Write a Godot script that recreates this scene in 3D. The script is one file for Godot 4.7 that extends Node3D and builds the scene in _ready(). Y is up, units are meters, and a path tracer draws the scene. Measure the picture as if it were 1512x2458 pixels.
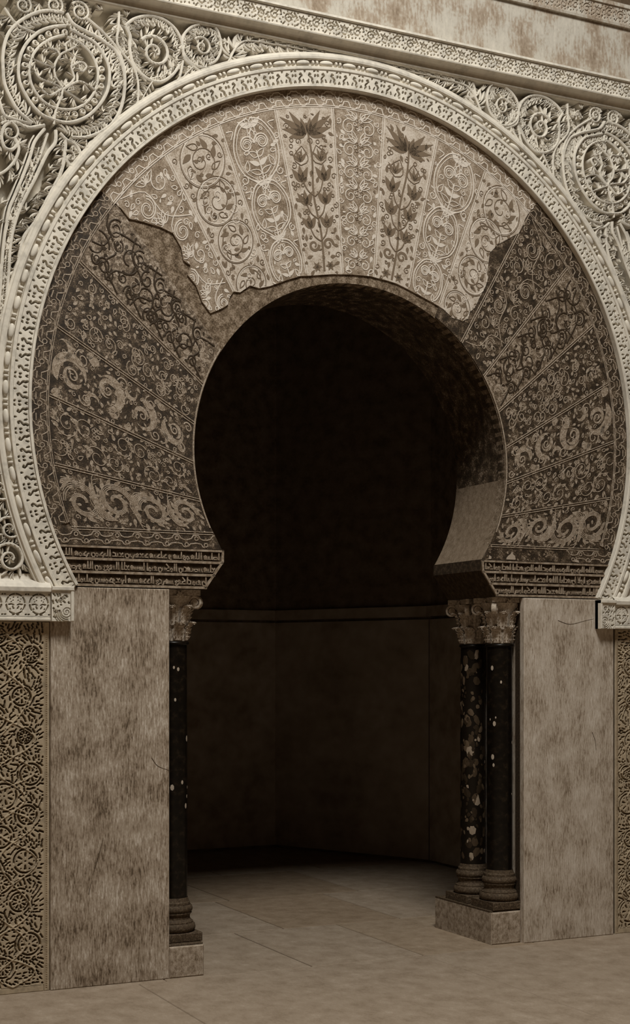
extends Node3D
# A horseshoe-arched prayer niche: decorated wall at z = 0, x centred on the arch, y up.

const AC := Vector2(0.0, 2.714)   # centre of the outer circle of the arch
const AR := 1.703
const IC := Vector2(0.0, 2.554)   # centre of the inner circle
const IR := 0.893
const VC := Vector2(0.0, 2.14)    # where the voussoir joints meet
const BR := 1.612                 # inner radius of the chain border
const JOINTS := [0.0, 10.4, 20.7, 30.6, 40.3, 50.0, 60.0, 69.0, 77.6, 86.1, 93.9, 102.4, 111.0, 120.0, 130.0, 139.7, 149.4, 159.3, 169.6, 180.0]
const RING_A := [1.547, 4.418, 1.6, 4.395, 1.652, 4.356, 1.691, 4.305, 1.71, 4.244, 1.707, 4.187, 1.691, 4.145, 1.659, 4.106, 1.613, 4.079, 1.554, 4.073, 1.494, 4.086, 1.441, 4.124, 1.4, 4.183, 1.384, 4.257, 1.394, 4.314, 1.427, 4.366, 1.481, 4.401, 1.534, 4.411]
const RING_B := [1.54, 4.461, 1.6, 4.446, 1.665, 4.411, 1.717, 4.357, 1.749, 4.294, 1.762, 4.228, 1.756, 4.166, 1.73, 4.113, 1.691, 4.062, 1.646, 4.029, 1.587, 4.016, 1.534, 4.015, 1.481, 4.033, 1.427, 4.068, 1.374, 4.129, 1.34, 4.193, 1.329, 4.254, 1.333, 4.312, 1.36, 4.365, 1.4, 4.41, 1.461, 4.431, 1.517, 4.449]
const RING_C := [1.55, 4.52, 1.606, 4.519, 1.659, 4.505, 1.717, 4.472, 1.775, 4.422, 1.813, 4.364, 1.832, 4.285, 1.832, 4.209, 1.826, 4.147, 1.8, 4.088, 1.762, 4.031, 1.697, 3.985]
const RING_D := [1.534, 4.52, 1.507, 4.48, 1.454, 4.458, 1.387, 4.438, 1.34, 4.415, 1.299, 4.39, 1.265, 4.324, 1.253, 4.247, 1.268, 4.14, 1.309, 4.055, 1.37, 3.999, 1.441, 3.962, 1.514, 3.95]
const STEMS := [
	[1.639, 3.969, 1.685, 3.904, 1.707, 3.831, 1.73, 3.764, 1.775, 3.649, 1.807, 3.562, 1.832, 3.388, 1.845, 3.198, 1.861, 3.007],
	[1.587, 3.971, 1.59, 3.913, 1.629, 3.855, 1.685, 3.732, 1.723, 3.656, 1.768, 3.549, 1.797, 3.424, 1.808, 3.265, 1.832, 3.022],
	[1.623, 3.952, 1.659, 3.844, 1.71, 3.722, 1.756, 3.614, 1.788, 3.521, 1.814, 3.391, 1.826, 3.263, 1.845, 3.04],
	[1.54, 3.933, 1.547, 3.849, 1.567, 3.768, 1.632, 3.637, 1.685, 3.534, 1.739, 3.451, 1.77, 3.301, 1.805, 3.139],
	[1.639, 3.985, 1.717, 3.963, 1.775, 3.979, 1.82, 3.959, 1.839, 3.905, 1.826, 3.857, 1.794, 3.849, 1.768, 3.878, 1.781, 3.902],
	[1.775, 3.903, 1.759, 3.861, 1.775, 3.808, 1.813, 3.757, 1.851, 3.727],
	[1.851, 4.067, 1.826, 4.002, 1.781, 3.99, 1.701, 3.981],
	[1.567, 3.961, 1.534, 3.934, 1.494, 3.921, 1.471, 3.886, 1.481, 3.833, 1.514, 3.815, 1.534, 3.844, 1.517, 3.866],
	[1.521, 3.943, 1.454, 3.911, 1.4, 3.933, 1.34, 3.988],
	[1.282, 4.576, 1.285, 4.503, 1.292, 4.437, 1.265, 4.389, 1.217, 4.339, 1.192, 4.284, 1.186, 4.22, 1.192, 4.153],
	[1.441, 4.519, 1.4, 4.494, 1.346, 4.456, 1.292, 4.404, 1.258, 4.332, 1.251, 4.248],
	[1.251, 4.517, 1.21, 4.557, 1.14, 4.587, 1.064, 4.586, 1, 4.551, 0.965, 4.491, 0.954, 4.42, 0.908, 4.388, 0.864, 4.369],
	[1.251, 4.517, 1.227, 4.475, 1.23, 4.422, 1.217, 4.359, 1.182, 4.312, 1.13, 4.285, 1.071, 4.286, 1.014, 4.329, 0.979, 4.382],
	[0.961, 4.405, 0.979, 4.322, 1.021, 4.275, 1.099, 4.241],
	[0.828, 4.392, 0.9, 4.396, 0.95, 4.434, 0.965, 4.485, 0.95, 4.541, 0.9, 4.587, 0.828, 4.604, 0.781, 4.583, 0.763, 4.509, 0.785, 4.444, 0.828, 4.409],
	[0.725, 4.441, 0.688, 4.516, 0.644, 4.558, 0.577, 4.571, 0.51, 4.573, 0.419, 4.578, 0.335, 4.578, 0.203, 4.579],
	[1.113, 4.285, 1.147, 4.226, 1.182, 4.154],
	[0.908, 4.388, 0.95, 4.34, 0.979, 4.295],
	[1.832, 3.338, 1.858, 3.259, 1.883, 3.13],
	[1.685, 4.401, 1.768, 4.424, 1.826, 4.488]]
const INNER := [
	[1.596, 3.995, 1.587, 4.061, 1.554, 4.163, 1.587, 4.215, 1.593, 4.265, 1.567, 4.321, 1.534, 4.346, 1.494, 4.373],
	[1.554, 4.163, 1.501, 4.223, 1.514, 4.279, 1.497, 4.327],
	[1.554, 4.169, 1.606, 4.186, 1.659, 4.196, 1.685, 4.223],
	[1.554, 4.163, 1.481, 4.214, 1.427, 4.204, 1.4, 4.189],
	[1.55, 4.163, 1.507, 4.145, 1.454, 4.122],
	[1.56, 4.168, 1.613, 4.127, 1.652, 4.146],
	[1.593, 4.258, 1.632, 4.264, 1.691, 4.279],
	[1.567, 4.321, 1.587, 4.343, 1.626, 4.342],
	[1.514, 4.279, 1.467, 4.307, 1.441, 4.292, 1.461, 4.263, 1.477, 4.279],
	[1.534, 4.346, 1.54, 4.377, 1.521, 4.394]]
const PLASTER_EDGE := [-1.355, 3.72, -1.308, 3.68, -1.267, 3.66, -1.225, 3.616, -1.153, 3.61, -1.069, 3.597, -1.005, 3.576, -0.963, 3.511, -0.952, 3.452, -0.915, 3.432, -0.93, 3.384, -0.887, 3.339, -0.855, 3.262, -0.812, 3.212, -0.757, 3.238, -0.72, 3.262, -0.709, 3.304, -0.689, 3.331, -0.655, 3.331, -0.602, 3.371, -0.553, 3.363, -0.496, 3.379, -0.398, 3.422, -0.327, 3.449, -0.236, 3.464, -0.15, 3.48, -0.036, 3.491, 0.065, 3.495, 0.163, 3.485, 0.219, 3.476, 0.271, 3.46, 0.363, 3.427, 0.447, 3.397, 0.507, 3.371, 0.559, 3.333, 0.625, 3.324, 0.656, 3.338, 0.664, 3.372, 0.703, 3.405, 0.721, 3.445, 0.766, 3.523, 0.782, 3.57, 0.779, 3.614, 0.792, 3.704, 0.845, 3.756, 0.96, 3.824, 1.005, 3.843, 1.013, 3.905, 1.048, 3.971, 1.103, 4.024]

var M := {}
var rng := RandomNumberGenerator.new()
var taken := {}

# ---------------------------------------------------------------- mesh collector
class MB:
	var v := PackedVector3Array()
	var n := PackedVector3Array()
	var ix := PackedInt32Array()

	func tri(a: Vector3, b: Vector3, c: Vector3) -> void:   # counter-clockwise seen from outside
		var nn := (b - a).cross(c - a).normalized()
		var k := v.size()
		v.append(a); v.append(b); v.append(c)
		n.append(nn); n.append(nn); n.append(nn)
		ix.append(k); ix.append(k + 2); ix.append(k + 1)

	func quad(a: Vector3, b: Vector3, c: Vector3, d: Vector3) -> void:
		var nn := (c - a).cross(d - b).normalized()
		var k := v.size()
		v.append(a); v.append(b); v.append(c); v.append(d)
		n.append(nn); n.append(nn); n.append(nn); n.append(nn)
		for q in [0, 2, 1, 0, 3, 2]:
			ix.append(k + q)

	func box(lo: Vector3, hi: Vector3, c := 0.0) -> void:   # axis box with the front edges chamfered by c
		var a := lo; var b := hi
		var f := b.z
		var fi := b.z - c
		quad(Vector3(a.x + c, a.y + c, f), Vector3(b.x - c, a.y + c, f), Vector3(b.x - c, b.y - c, f), Vector3(a.x + c, b.y - c, f))
		quad(Vector3(b.x, a.y, a.z), Vector3(a.x, a.y, a.z), Vector3(a.x, b.y, a.z), Vector3(b.x, b.y, a.z))
		quad(Vector3(a.x, a.y, a.z), Vector3(a.x, a.y, fi), Vector3(a.x, b.y, fi), Vector3(a.x, b.y, a.z))
		quad(Vector3(b.x, a.y, fi), Vector3(b.x, a.y, a.z), Vector3(b.x, b.y, a.z), Vector3(b.x, b.y, fi))
		quad(Vector3(a.x, b.y, fi), Vector3(b.x, b.y, fi), Vector3(b.x, b.y, a.z), Vector3(a.x, b.y, a.z))
		quad(Vector3(a.x, a.y, a.z), Vector3(b.x, a.y, a.z), Vector3(b.x, a.y, fi), Vector3(a.x, a.y, fi))
		if c > 0.0:
			quad(Vector3(a.x, a.y, fi), Vector3(b.x, a.y, fi), Vector3(b.x - c, a.y + c, f), Vector3(a.x + c, a.y + c, f))
			quad(Vector3(b.x, a.y, fi), Vector3(b.x, b.y, fi), Vector3(b.x - c, b.y - c, f), Vector3(b.x - c, a.y + c, f))
			quad(Vector3(b.x, b.y, fi), Vector3(a.x, b.y, fi), Vector3(a.x + c, b.y - c, f), Vector3(b.x - c, b.y - c, f))
			quad(Vector3(a.x, b.y, fi), Vector3(a.x, a.y, fi), Vector3(a.x + c, a.y + c, f), Vector3(a.x + c, b.y - c, f))

	# a rounded ribbon in the wall plane: w holds one half-width per point
	func strand(p: PackedVector2Array, w: PackedFloat32Array, h: float, z0: float, flat := false) -> void:
		var m := p.size()
		if m < 2:
			return
		# cross-section from left to right: undercut wall, shoulder, crown, shoulder, wall
		var off := [-0.82, -1.0, -1.0, 0.0, 1.0, 1.0, 0.82]
		var hei := [0.0, 0.87, 0.87, 1.0, 0.87, 0.87, 0.0]
		var nx := [-1.0, -1.0, -0.6, 0.0, 0.6, 1.0, 1.0]
		if h < 0.006:   # low relief lines
			off = [-1.0, -0.9, -0.9, 0.0, 0.9, 0.9, 1.0]
			hei = [0.0, 0.7, 0.7, 1.0, 0.7, 0.7, 0.0]
		if flat:
			off = [-1.0, -0.96, -0.96, 0.0, 0.96, 0.96, 1.0]
			hei = [0.0, 1.0, 1.0, 1.0, 1.0, 1.0, 0.0]
			nx = [-1.0, -1.0, 0.0, 0.0, 0.0, 1.0, 1.0]
		var c := off.size()
		var k := v.size()
		for i in m:
			var t := (p[mini(i + 1, m - 1)] - p[maxi(i - 1, 0)]).normalized()
			var s := Vector2(-t.y, t.x)
			for j in c:
				var q: Vector2 = p[i] - s * (w[i] * float(off[j]))
				v.append(Vector3(q.x, q.y, z0 + h * float(hei[j])))
				var a: float = -float(nx[j])
				n.append(Vector3(s.x * a, s.y * a, sqrt(maxf(0.0, 1.0 - a * a))))
		for i in m - 1:
			for j in [0, 2, 3, 5]:
				var a: int = k + i * c + j
				var b := a + c
				ix.append(a); ix.append(b); ix.append(b + 1)
				ix.append(a); ix.append(b + 1); ix.append(a + 1)
		for e in [0, m - 1]:   # end faces
			var a: int = k + int(e) * c
			if e == 0:
				tri(v[a + 1], v[a], v[a + 3]); tri(v[a], v[a + 6], v[a + 3]); tri(v[a + 6], v[a + 5], v[a + 3])
			else:
				tri(v[a], v[a + 1], v[a + 3]); tri(v[a + 6], v[a], v[a + 3]); tri(v[a + 5], v[a + 6], v[a + 3])

	# a plate: polygon (any winding) between z0 and z1
	func plate(poly: PackedVector2Array, z0: float, z1: float, back := false) -> void:
		var p := poly
		if Geometry2D.is_polygon_clockwise(p):
			p = p.duplicate()
			p.reverse()
		var t := Geometry2D.triangulate_polygon(p)
		for i in range(0, t.size(), 3):
			var a := p[t[i]]; var b := p[t[i + 1]]; var c := p[t[i + 2]]
			if (b - a).cross(c - a) < 0.0:
				var o := b; b = c; c = o
			tri(Vector3(a.x, a.y, z1), Vector3(b.x, b.y, z1), Vector3(c.x, c.y, z1))
			if back:
				tri(Vector3(a.x, a.y, z0), Vector3(c.x, c.y, z0), Vector3(b.x, b.y, z0))
		for i in p.size():
			var a := p[i]; var b := p[(i + 1) % p.size()]
			quad(Vector3(a.x, a.y, z0), Vector3(b.x, b.y, z0), Vector3(b.x, b.y, z1), Vector3(a.x, a.y, z1))

	# surface of revolution about the y axis, profile of (radius, height) from bottom to top
	func lathe(prof: PackedVector2Array, seg: int, at := Vector3.ZERO, sharp := false) -> void:
		var m := prof.size()
		if sharp:
			for i in m - 1:
				lathe(PackedVector2Array([prof[i], prof[i + 1]]), seg, at)
			return
		var k := v.size()
		for i in m:
			var t := (prof[mini(i + 1, m - 1)] - prof[maxi(i - 1, 0)]).normalized()
			for j in seg + 1:
				var a := TAU * j / seg
				v.append(at + Vector3(prof[i].x * cos(a), prof[i].y, prof[i].x * sin(a)))
				n.append(Vector3(t.y * cos(a), -t.x, t.y * sin(a)))
		for i in m - 1:
			for j in seg:
				var a := k + i * (seg + 1) + j
				var b := a + seg + 1
				ix.append(a); ix.append(a + 1); ix.append(b + 1)
				ix.append(a); ix.append(b + 1); ix.append(b)

	# profile of (radius, z) swept round the arch centre between two angles
	func ring_sweep(prof: PackedVector2Array, centre: Vector2, a0: float, a1: float, seg: int) -> void:
		for j in seg:
			var b0 := lerpf(a0, a1, float(j) / seg)
			var b1 := lerpf(a0, a1, float(j + 1) / seg)
			var d0 := Vector2(cos(b0), sin(b0)); var d1 := Vector2(cos(b1), sin(b1))
			for i in prof.size() - 1:
				var t := (prof[i + 1] - prof[i]).normalized()
				var p := [centre + d0 * prof[i].x, centre + d1 * prof[i].x, centre + d1 * prof[i + 1].x, centre + d0 * prof[i + 1].x]
				var zz := [prof[i].y, prof[i].y, prof[i + 1].y, prof[i + 1].y]
				var dd := [d0, d1, d1, d0]
				var k := v.size()
				for q in 4:
					v.append(Vector3(p[q].x, p[q].y, zz[q]))
					n.append(Vector3(-t.y * dd[q].x, -t.y * dd[q].y, t.x))
				for q in [0, 1, 2, 0, 2, 3]:
					ix.append(k + q)

	# profile of (y, z) swept along x, from bottom to top
	func long_sweep(prof: PackedVector2Array, x0: float, x1: float) -> void:
		for i in prof.size() - 1:
			quad(Vector3(x0, prof[i].x, prof[i].y), Vector3(x1, prof[i].x, prof[i].y), Vector3(x1, prof[i + 1].x, prof[i + 1].y), Vector3(x0, prof[i + 1].x, prof[i + 1].y))

	func mesh() -> ArrayMesh:
		var a := []
		a.resize(Mesh.ARRAY_MAX)
		a[Mesh.ARRAY_VERTEX] = v
		a[Mesh.ARRAY_NORMAL] = n
		a[Mesh.ARRAY_INDEX] = ix
		var m := ArrayMesh.new()
		if v.size():
			m.add_surface_from_arrays(Mesh.PRIMITIVE_TRIANGLES, a)
		return m

# ---------------------------------------------------------------- carved surface: a height grid with drilled holes and ridges
class HF:
	var nx: int
	var ny: int
	var cell: float
	var h: PackedFloat32Array

	func _init(w: float, hh: float, c: float) -> void:
		cell = c
		nx = int(round(w / c)) + 1
		ny = int(round(hh / c)) + 1
		h.resize(nx * ny)

	# capsule from a to b, radius ra..rb; lowers to -d (hole) or lifts to +d (ridge)
	func stroke(a: Vector2, b: Vector2, ra: float, rb: float, d: float, soft := 0.3) -> void:
		var r := maxf(ra, rb)
		var x0 := maxi(0, int(floor((minf(a.x, b.x) - r) / cell))); var x1 := mini(nx - 1, int(ceil((maxf(a.x, b.x) + r) / cell)))
		var y0 := maxi(0, int(floor((minf(a.y, b.y) - r) / cell))); var y1 := mini(ny - 1, int(ceil((maxf(a.y, b.y) + r) / cell)))
		var ab := b - a
		var l2 := maxf(ab.length_squared(), 1e-9)
		for y in range(y0, y1 + 1):
			for x in range(x0, x1 + 1):
				var p := Vector2(x * cell, y * cell)
				var t := clampf((p - a).dot(ab) / l2, 0.0, 1.0)
				var rr := lerpf(ra, rb, t)
				var e := rr - p.distance_to(a + ab * t)
				if e <= 0.0:
					continue
				var k := y * nx + x
				var s := clampf(e / (rr * soft), 0.0, 1.0)
				if d > 0.0:
					h[k] = minf(h[k], -d * s)
				else:
					h[k] = maxf(h[k], -d * sqrt(s)) if h[k] > -0.001 else lerpf(h[k], -d, s)

	func path(p: PackedVector2Array, r0: float, r1: float, d: float, soft := 0.3) -> void:
		var m := p.size()
		for i in m - 1:
			stroke(p[i], p[i + 1], lerpf(r0, r1, float(i) / (m - 1)), lerpf(r0, r1, float(i + 1) / (m - 1)), d, soft)

	func mesh(at: Vector3, polar := false, a0 := 0.0, a1 := 0.0, r0 := 0.0) -> ArrayMesh:
		var b := MB.new()
		for y in ny:
			for x in nx:
				var k := y * nx + x
				var gx := (h[y * nx + mini(x + 1, nx - 1)] - h[y * nx + maxi(x - 1, 0)]) / (2.0 * cell)
				var gy := (h[mini(y + 1, ny - 1) * nx + x] - h[maxi(y - 1, 0) * nx + x]) / (2.0 * cell)
				if polar:   # x runs along the arc (mirrored so that it turns the same way), y outwards
					var an := lerpf(a0, a1, float(x) / (nx - 1))
					var r := r0 + y * cell
					var d := Vector2(cos(an), sin(an)); var s := Vector2(-d.y, d.x) * signf(a1 - a0)
					b.v.append(Vector3(d.x * r, d.y * r, at.z + h[k]))
					b.n.append(Vector3(-gx * s.x - gy * d.x, -gx * s.y - gy * d.y, 1.0).normalized())
				else:
					b.v.append(at + Vector3(x * cell, y * cell, h[k]))
					b.n.append(Vector3(-gx, -gy, 1.0).normalized())
		for y in ny - 1:
			for x in nx - 1:
				var k := y * nx + x
				b.ix.append(k); b.ix.append(k + nx + 1); b.ix.append(k + 1)
				b.ix.append(k); b.ix.append(k + nx); b.ix.append(k + nx + 1)
		return b.mesh()

# ---------------------------------------------------------------- node helpers
func numbered(called: String) -> String:
	taken[called] = taken.get(called, -1) + 1
	return called if taken[called] == 0 else "%s_%03d" % [called, taken[called]]

func thing(called: String, label: String, category: String, at := Vector3.ZERO, group := "") -> Node3D:
	var o := Node3D.new()
	o.name = numbered(called)
	add_child(o)
	o.position = at
	o.set_meta("label", label)
	o.set_meta("category", category)
	o.set_meta("kind", "thing")
	if group:
		o.set_meta("group", group)
	return o

func put(called: String, mesh: Mesh, m: Material, parent: Node3D, xf := Transform3D()) -> MeshInstance3D:
	var o := MeshInstance3D.new()
	o.name = called
	o.mesh = mesh
	o.material_override = m
	o.transform = xf
	parent.add_child(o, true)
	return o

func struct(called: String, mesh: Mesh, m: Material, label: String) -> MeshInstance3D:
	var o := MeshInstance3D.new()
	o.name = called
	o.mesh = mesh
	o.material_override = m
	add_child(o)
	o.set_meta("kind", "structure")
	o.set_meta("label", label)
	return o

func turned(at: Vector2, angle: float, s: float, sz: float, z: float, flip := false) -> Transform3D:
	var b := Basis(Vector3(0, 0, 1), angle) * Basis.from_scale(Vector3(s, -s if flip else s, sz))
	return Transform3D(b, Vector3(at.x, at.y, z))

# ---------------------------------------------------------------- curve helpers
func pts(flat: Array, sx := 1.0) -> PackedVector2Array:
	var o := PackedVector2Array()
	for i in range(0, flat.size(), 2):
		o.append(Vector2(float(flat[i]) * sx, float(flat[i + 1])))
	return o

func smooth(p: PackedVector2Array, per := 5) -> PackedVector2Array:
	var o := PackedVector2Array()
	var m := p.size()
	for i in m - 1:
		var a := p[maxi(i - 1, 0)]; var b := p[i]; var c := p[i + 1]; var d := p[mini(i + 2, m - 1)]
		for k in per:
			o.append(b.cubic_interpolate(c, a, d, float(k) / per))
	o.append(p[m - 1])
	return o

func spiral(c: Vector2, r0: float, r1: float, a0: float, turns: float, n := 28) -> PackedVector2Array:
	var o := PackedVector2Array()
	for i in n + 1:
		var t := float(i) / n
		var a := a0 + TAU * turns * t
		o.append(c + Vector2(cos(a), sin(a)) * lerpf(r0, r1, t))
	return o

func even(w: float, n: int) -> PackedFloat32Array:
	var o := PackedFloat32Array()
	o.resize(n)
	o.fill(w)
	return o

func taper(w0: float, w1: float, n: int) -> PackedFloat32Array:
	var o := PackedFloat32Array()
	for i in n:
		o.append(lerpf(w0, w1, float(i) / maxf(1.0, n - 1)))
	return o

func length_of(p: PackedVector2Array) -> float:
	var l := 0.0
	for i in p.size() - 1:
		l += p[i].distance_to(p[i + 1])
	return l

func along(p: PackedVector2Array, step: float, start := 0.0) -> Array:   # [point, angle] at even spacing
	var o := []
	var left := start
	for i in p.size() - 1:
		var l := p[i].distance_to(p[i + 1])
		while left < l:
			o.append([p[i].lerp(p[i + 1], left / l), (p[i + 1] - p[i]).angle()])
			left += step
		left -= l
	return o

func cut(o: Vector2, d: Vector2, c: Vector2, r: float) -> float:   # distance along a ray to a circle
	var e := c - o
	var b := d.dot(e)
	return b + sqrt(maxf(0.0, b * b - e.length_squared() + r * r))

# ---------------------------------------------------------------- materials
func noise_bytes(kind: int, freq: float, seed_: int, oct := 4, w := 512) -> PackedByteArray:
	var f := FastNoiseLite.new()
	f.noise_type = kind
	f.seed = seed_
	f.frequency = freq
	f.fractal_octaves = oct
	if kind == FastNoiseLite.TYPE_CELLULAR:
		f.fractal_type = FastNoiseLite.FRACTAL_NONE
	var im := f.get_seamless_image(w, w)
	im.convert(Image.FORMAT_L8)
	return im.get_data()

# layers: [[noise type, frequency, seed, weight, stretch], ...] ; stops: [[value, Color], ...]
func tex(layers: Array, stops: Array, w := 512, contrast := 1.0) -> ImageTexture:
	var g := Gradient.new()
	var offs := PackedFloat32Array(); var cols := PackedColorArray()
	for s in stops:
		offs.append(s[0]); cols.append(s[1])
	g.offsets = offs
	g.colors = cols
	var lut := PackedByteArray()
	for i in 256:
		var c := g.sample(i / 255.0)
		lut.append(int(clampf(c.r, 0, 1) * 255.0)); lut.append(int(clampf(c.g, 0, 1) * 255.0)); lut.append(int(clampf(c.b, 0, 1) * 255.0))
	var data := []
	var tot := 0.0
	for l in layers:
		data.append(noise_bytes(l[0], l[1], l[2], 4, w))
		tot += float(l[3])
	var out := PackedByteArray()
	out.resize(w * w * 3)
	var nl := layers.size()
	for y in w:
		for x in w:
			var s := 0.0
			for k in nl:
				var sx: int = layers[k][4] if layers[k].size() > 4 else 1
				s += float(layers[k][3]) * data[k][y * w + (x * sx) % w]
			var v := clampi(int((s / tot - 127.5) * contrast + 127.5), 0, 255) * 3
			var o := (y * w + x) * 3
			out[o] = lut[v]; out[o + 1] = lut[v + 1]; out[o + 2] = lut[v + 2]
	return ImageTexture.create_from_image(Image.create_from_data(w, w, false, Image.FORMAT_RGB8, out))

func mat(called: String, c: Color, rough := 0.9, t: Texture2D = null, scale := Vector3.ONE, spec := 0.3) -> StandardMaterial3D:
	var m := StandardMaterial3D.new()
	m.resource_name = called
	m.albedo_color = c
	m.roughness = rough
	m.metallic_specular = spec
	if t:
		m.albedo_texture = t
		m.uv1_triplanar = true
		m.uv1_world_triplanar = true
		m.uv1_scale = scale
	M[called] = m
	return m

func grey(v: int) -> Color:   # sepia tone of a given brightness (sRGB 0..255)
	var t := v / 255.0
	return Color(t, t * lerpf(0.75, 0.99, t), t * lerpf(0.48, 0.97, t))

func lime(v: int) -> Color:   # whitish limewash, almost neutral
	var t := v / 255.0
	return Color(t, t * 0.966, t * 0.902)

func make_materials() -> void:
	var S := FastNoiseLite.TYPE_SIMPLEX_SMOOTH
	var V := FastNoiseLite.TYPE_VALUE
	var C := FastNoiseLite.TYPE_CELLULAR
	var W := Color.WHITE
	# limewashed stucco: pale, faint grey grain and patches
	var t_stucco := tex([[S, 0.012, 3, 1.0], [V, 0.12, 4, 0.7]], [[0.0, lime(186)], [0.5, lime(220)], [1.0, lime(234)]], 512, 1.6)
	mat("stucco", W, 0.92, t_stucco, Vector3(1.1, 1.1, 1.1))
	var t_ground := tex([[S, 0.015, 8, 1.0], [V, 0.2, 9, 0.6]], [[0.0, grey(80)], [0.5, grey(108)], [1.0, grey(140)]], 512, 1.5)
	mat("stucco_dado", W, 0.92, t_stucco, Vector3(1.7, 1.7, 1.7)).albedo_color = Color(0.80, 0.75, 0.68)
	# bare plaster where the mosaic is lost
	var t_bare := tex([[S, 0.02, 12, 0.9], [V, 0.2, 13, 1.0], [S, 0.09, 14, 0.6]], [[0.0, grey(70)], [0.4, grey(112)], [0.62, grey(138)], [1.0, grey(170)]], 512, 2.0)
	mat("bare_plaster", W, 0.95, t_bare, Vector3(2.0, 2.0, 2.0))
	# painted plaster imitating mosaic, pale and middling
	var t_pale := tex([[S, 0.012, 21, 0.7], [V, 0.3, 22, 0.8], [S, 0.09, 23, 0.4]], [[0.0, grey(140)], [0.35, grey(184)], [0.6, grey(203)], [1.0, grey(220)]], 512, 1.8)
	mat("paint_pale", W, 0.85, t_pale, Vector3(1.9, 1.9, 1.9))
	var t_mid := tex([[S, 0.012, 31, 0.7], [V, 0.3, 32, 0.9], [S, 0.09, 33, 0.4]], [[0.0, grey(108)], [0.4, grey(142)], [0.65, grey(164)], [1.0, grey(200)]], 512, 2.0)
	mat("paint_mid", W, 0.85, t_mid, Vector3(1.8, 1.8, 1.8))
	mat("paint_line", grey(216), 0.85)
	mat("paint_dark", grey(122), 0.85)
	# glass mosaic: dark, speckled by single tesserae
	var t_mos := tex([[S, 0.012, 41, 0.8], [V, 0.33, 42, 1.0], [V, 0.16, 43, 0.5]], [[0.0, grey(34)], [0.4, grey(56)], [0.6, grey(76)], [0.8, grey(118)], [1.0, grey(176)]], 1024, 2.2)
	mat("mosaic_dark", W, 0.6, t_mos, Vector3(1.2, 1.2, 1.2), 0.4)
	mat("mosaic_worn", W, 0.65, tex([[S, 0.02, 51, 0.9], [V, 0.33, 52, 1.0], [S, 0.06, 53, 0.6]], [[0.0, grey(56)], [0.45, grey(104)], [0.6, grey(134)], [1.0, grey(190)]], 1024, 2.2), Vector3(1.2, 1.2, 1.2), 0.4)
	var t_gold := tex([[V, 0.33, 62, 1.0], [S, 0.03, 63, 0.5]], [[0.0, grey(108)], [0.5, grey(156)], [1.0, grey(196)]], 1024, 2.0)
	mat("mosaic_gold", W, 0.55, t_gold, Vector3(1.2, 1.2, 1.2), 0.4)
	mat("mosaic_black", grey(60), 0.6)
	# marble dado slabs: vertical streaks and clouds
	var l_mar := [[S, 0.006, 71, 0.7], [V, 0.045, 72, 0.8, 7], [S, 0.03, 73, 0.6, 5], [V, 0.2, 74, 0.5, 2]]
	var t_mar := tex(l_mar, [[0.0, grey(88)], [0.25, grey(130)], [0.5, grey(160)], [0.75, grey(178)], [1.0, grey(206)]], 1024, 2.5)
	var t_mar_light := tex(l_mar, [[0.0, grey(112)], [0.25, grey(156)], [0.5, grey(184)], [0.75, grey(198)], [1.0, grey(216)]], 1024, 2.2)
	mat("slab_marble", W, 0.75, t_mar, Vector3(0.62, 0.62, 0.62), 0.4)
	mat("slab_marble_light", W, 0.75, t_mar_light, Vector3(0.9, 0.62, 0.9), 0.4)
	mat("inscription_marble", W, 0.8, tex([[S, 0.03, 81, 1.0], [V, 0.2, 82, 0.6]], [[0.0, grey(118)], [0.5, grey(150)], [1.0, grey(176)]], 512, 1.8), Vector3(2, 2, 2))
	mat("inscription_field", W, 0.9, tex([[S, 0.03, 83, 1.0], [V, 0.2, 84, 0.6]], [[0.0, grey(48)], [0.5, grey(66)], [1.0, grey(92)]], 512, 1.8), Vector3(2, 2, 2))
	mat("column_black", W, 0.3, tex([[S, 0.02, 91, 1.0], [V, 0.2, 92, 0.4]], [[0.0, grey(14)], [0.6, grey(22)], [1.0, grey(44)]], 512, 1.6), Vector3(2, 2, 2), 0.35)
	mat("column_matrix", grey(26), 0.4)
	for k in 4:
		mat("clast_%d" % k, grey([50, 70, 94, 150][k]), 0.4)
	mat("chip", grey(176), 0.8)
	mat("base_stone", W, 0.75, tex([[S, 0.05, 101, 0.8], [V, 0.3, 102, 1.0]], [[0.0, grey(50)], [0.45, grey(74)], [0.7, grey(98)], [1.0, grey(130)]], 512, 1.8), Vector3(2.5, 2.5, 2.5))
	mat("pedestal_stone", W, 0.85, tex([[S, 0.02, 103, 0.8], [V, 0.3, 104, 0.8, 2], [V, 0.08, 107, 0.5, 3]], [[0.0, grey(104)], [0.4, grey(150)], [0.6, grey(170)], [1.0, grey(196)]], 512, 1.9), Vector3(2.2, 2.2, 2.2))
	mat("groove_shade", W, 0.95, tex([[S, 0.04, 161, 1.0], [V, 0.3, 162, 0.7]], [[0.0, grey(44)], [0.5, grey(58)], [1.0, grey(76)]], 512, 1.6), Vector3(3, 3, 3))  # dark tone that stands in for the shade inside the slab grooves
	mat("capital_marble", W, 0.8, tex([[S, 0.04, 105, 1.0], [V, 0.2, 106, 0.7]], [[0.0, grey(130)], [0.5, grey(182)], [1.0, grey(210)]], 512, 1.8), Vector3(3, 3, 3))
	var t_floor := tex([[S, 0.008, 111, 0.8], [V, 0.05, 112, 0.5, 2], [V, 0.3, 113, 0.6]], [[0.0, grey(128)], [0.45, grey(150)], [0.7, grey(158)], [1.0, grey(174)]], 1024, 1.5)
	mat("paving", W, 0.7, t_floor, Vector3(0.7, 0.7, 0.7), 0.35)
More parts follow.
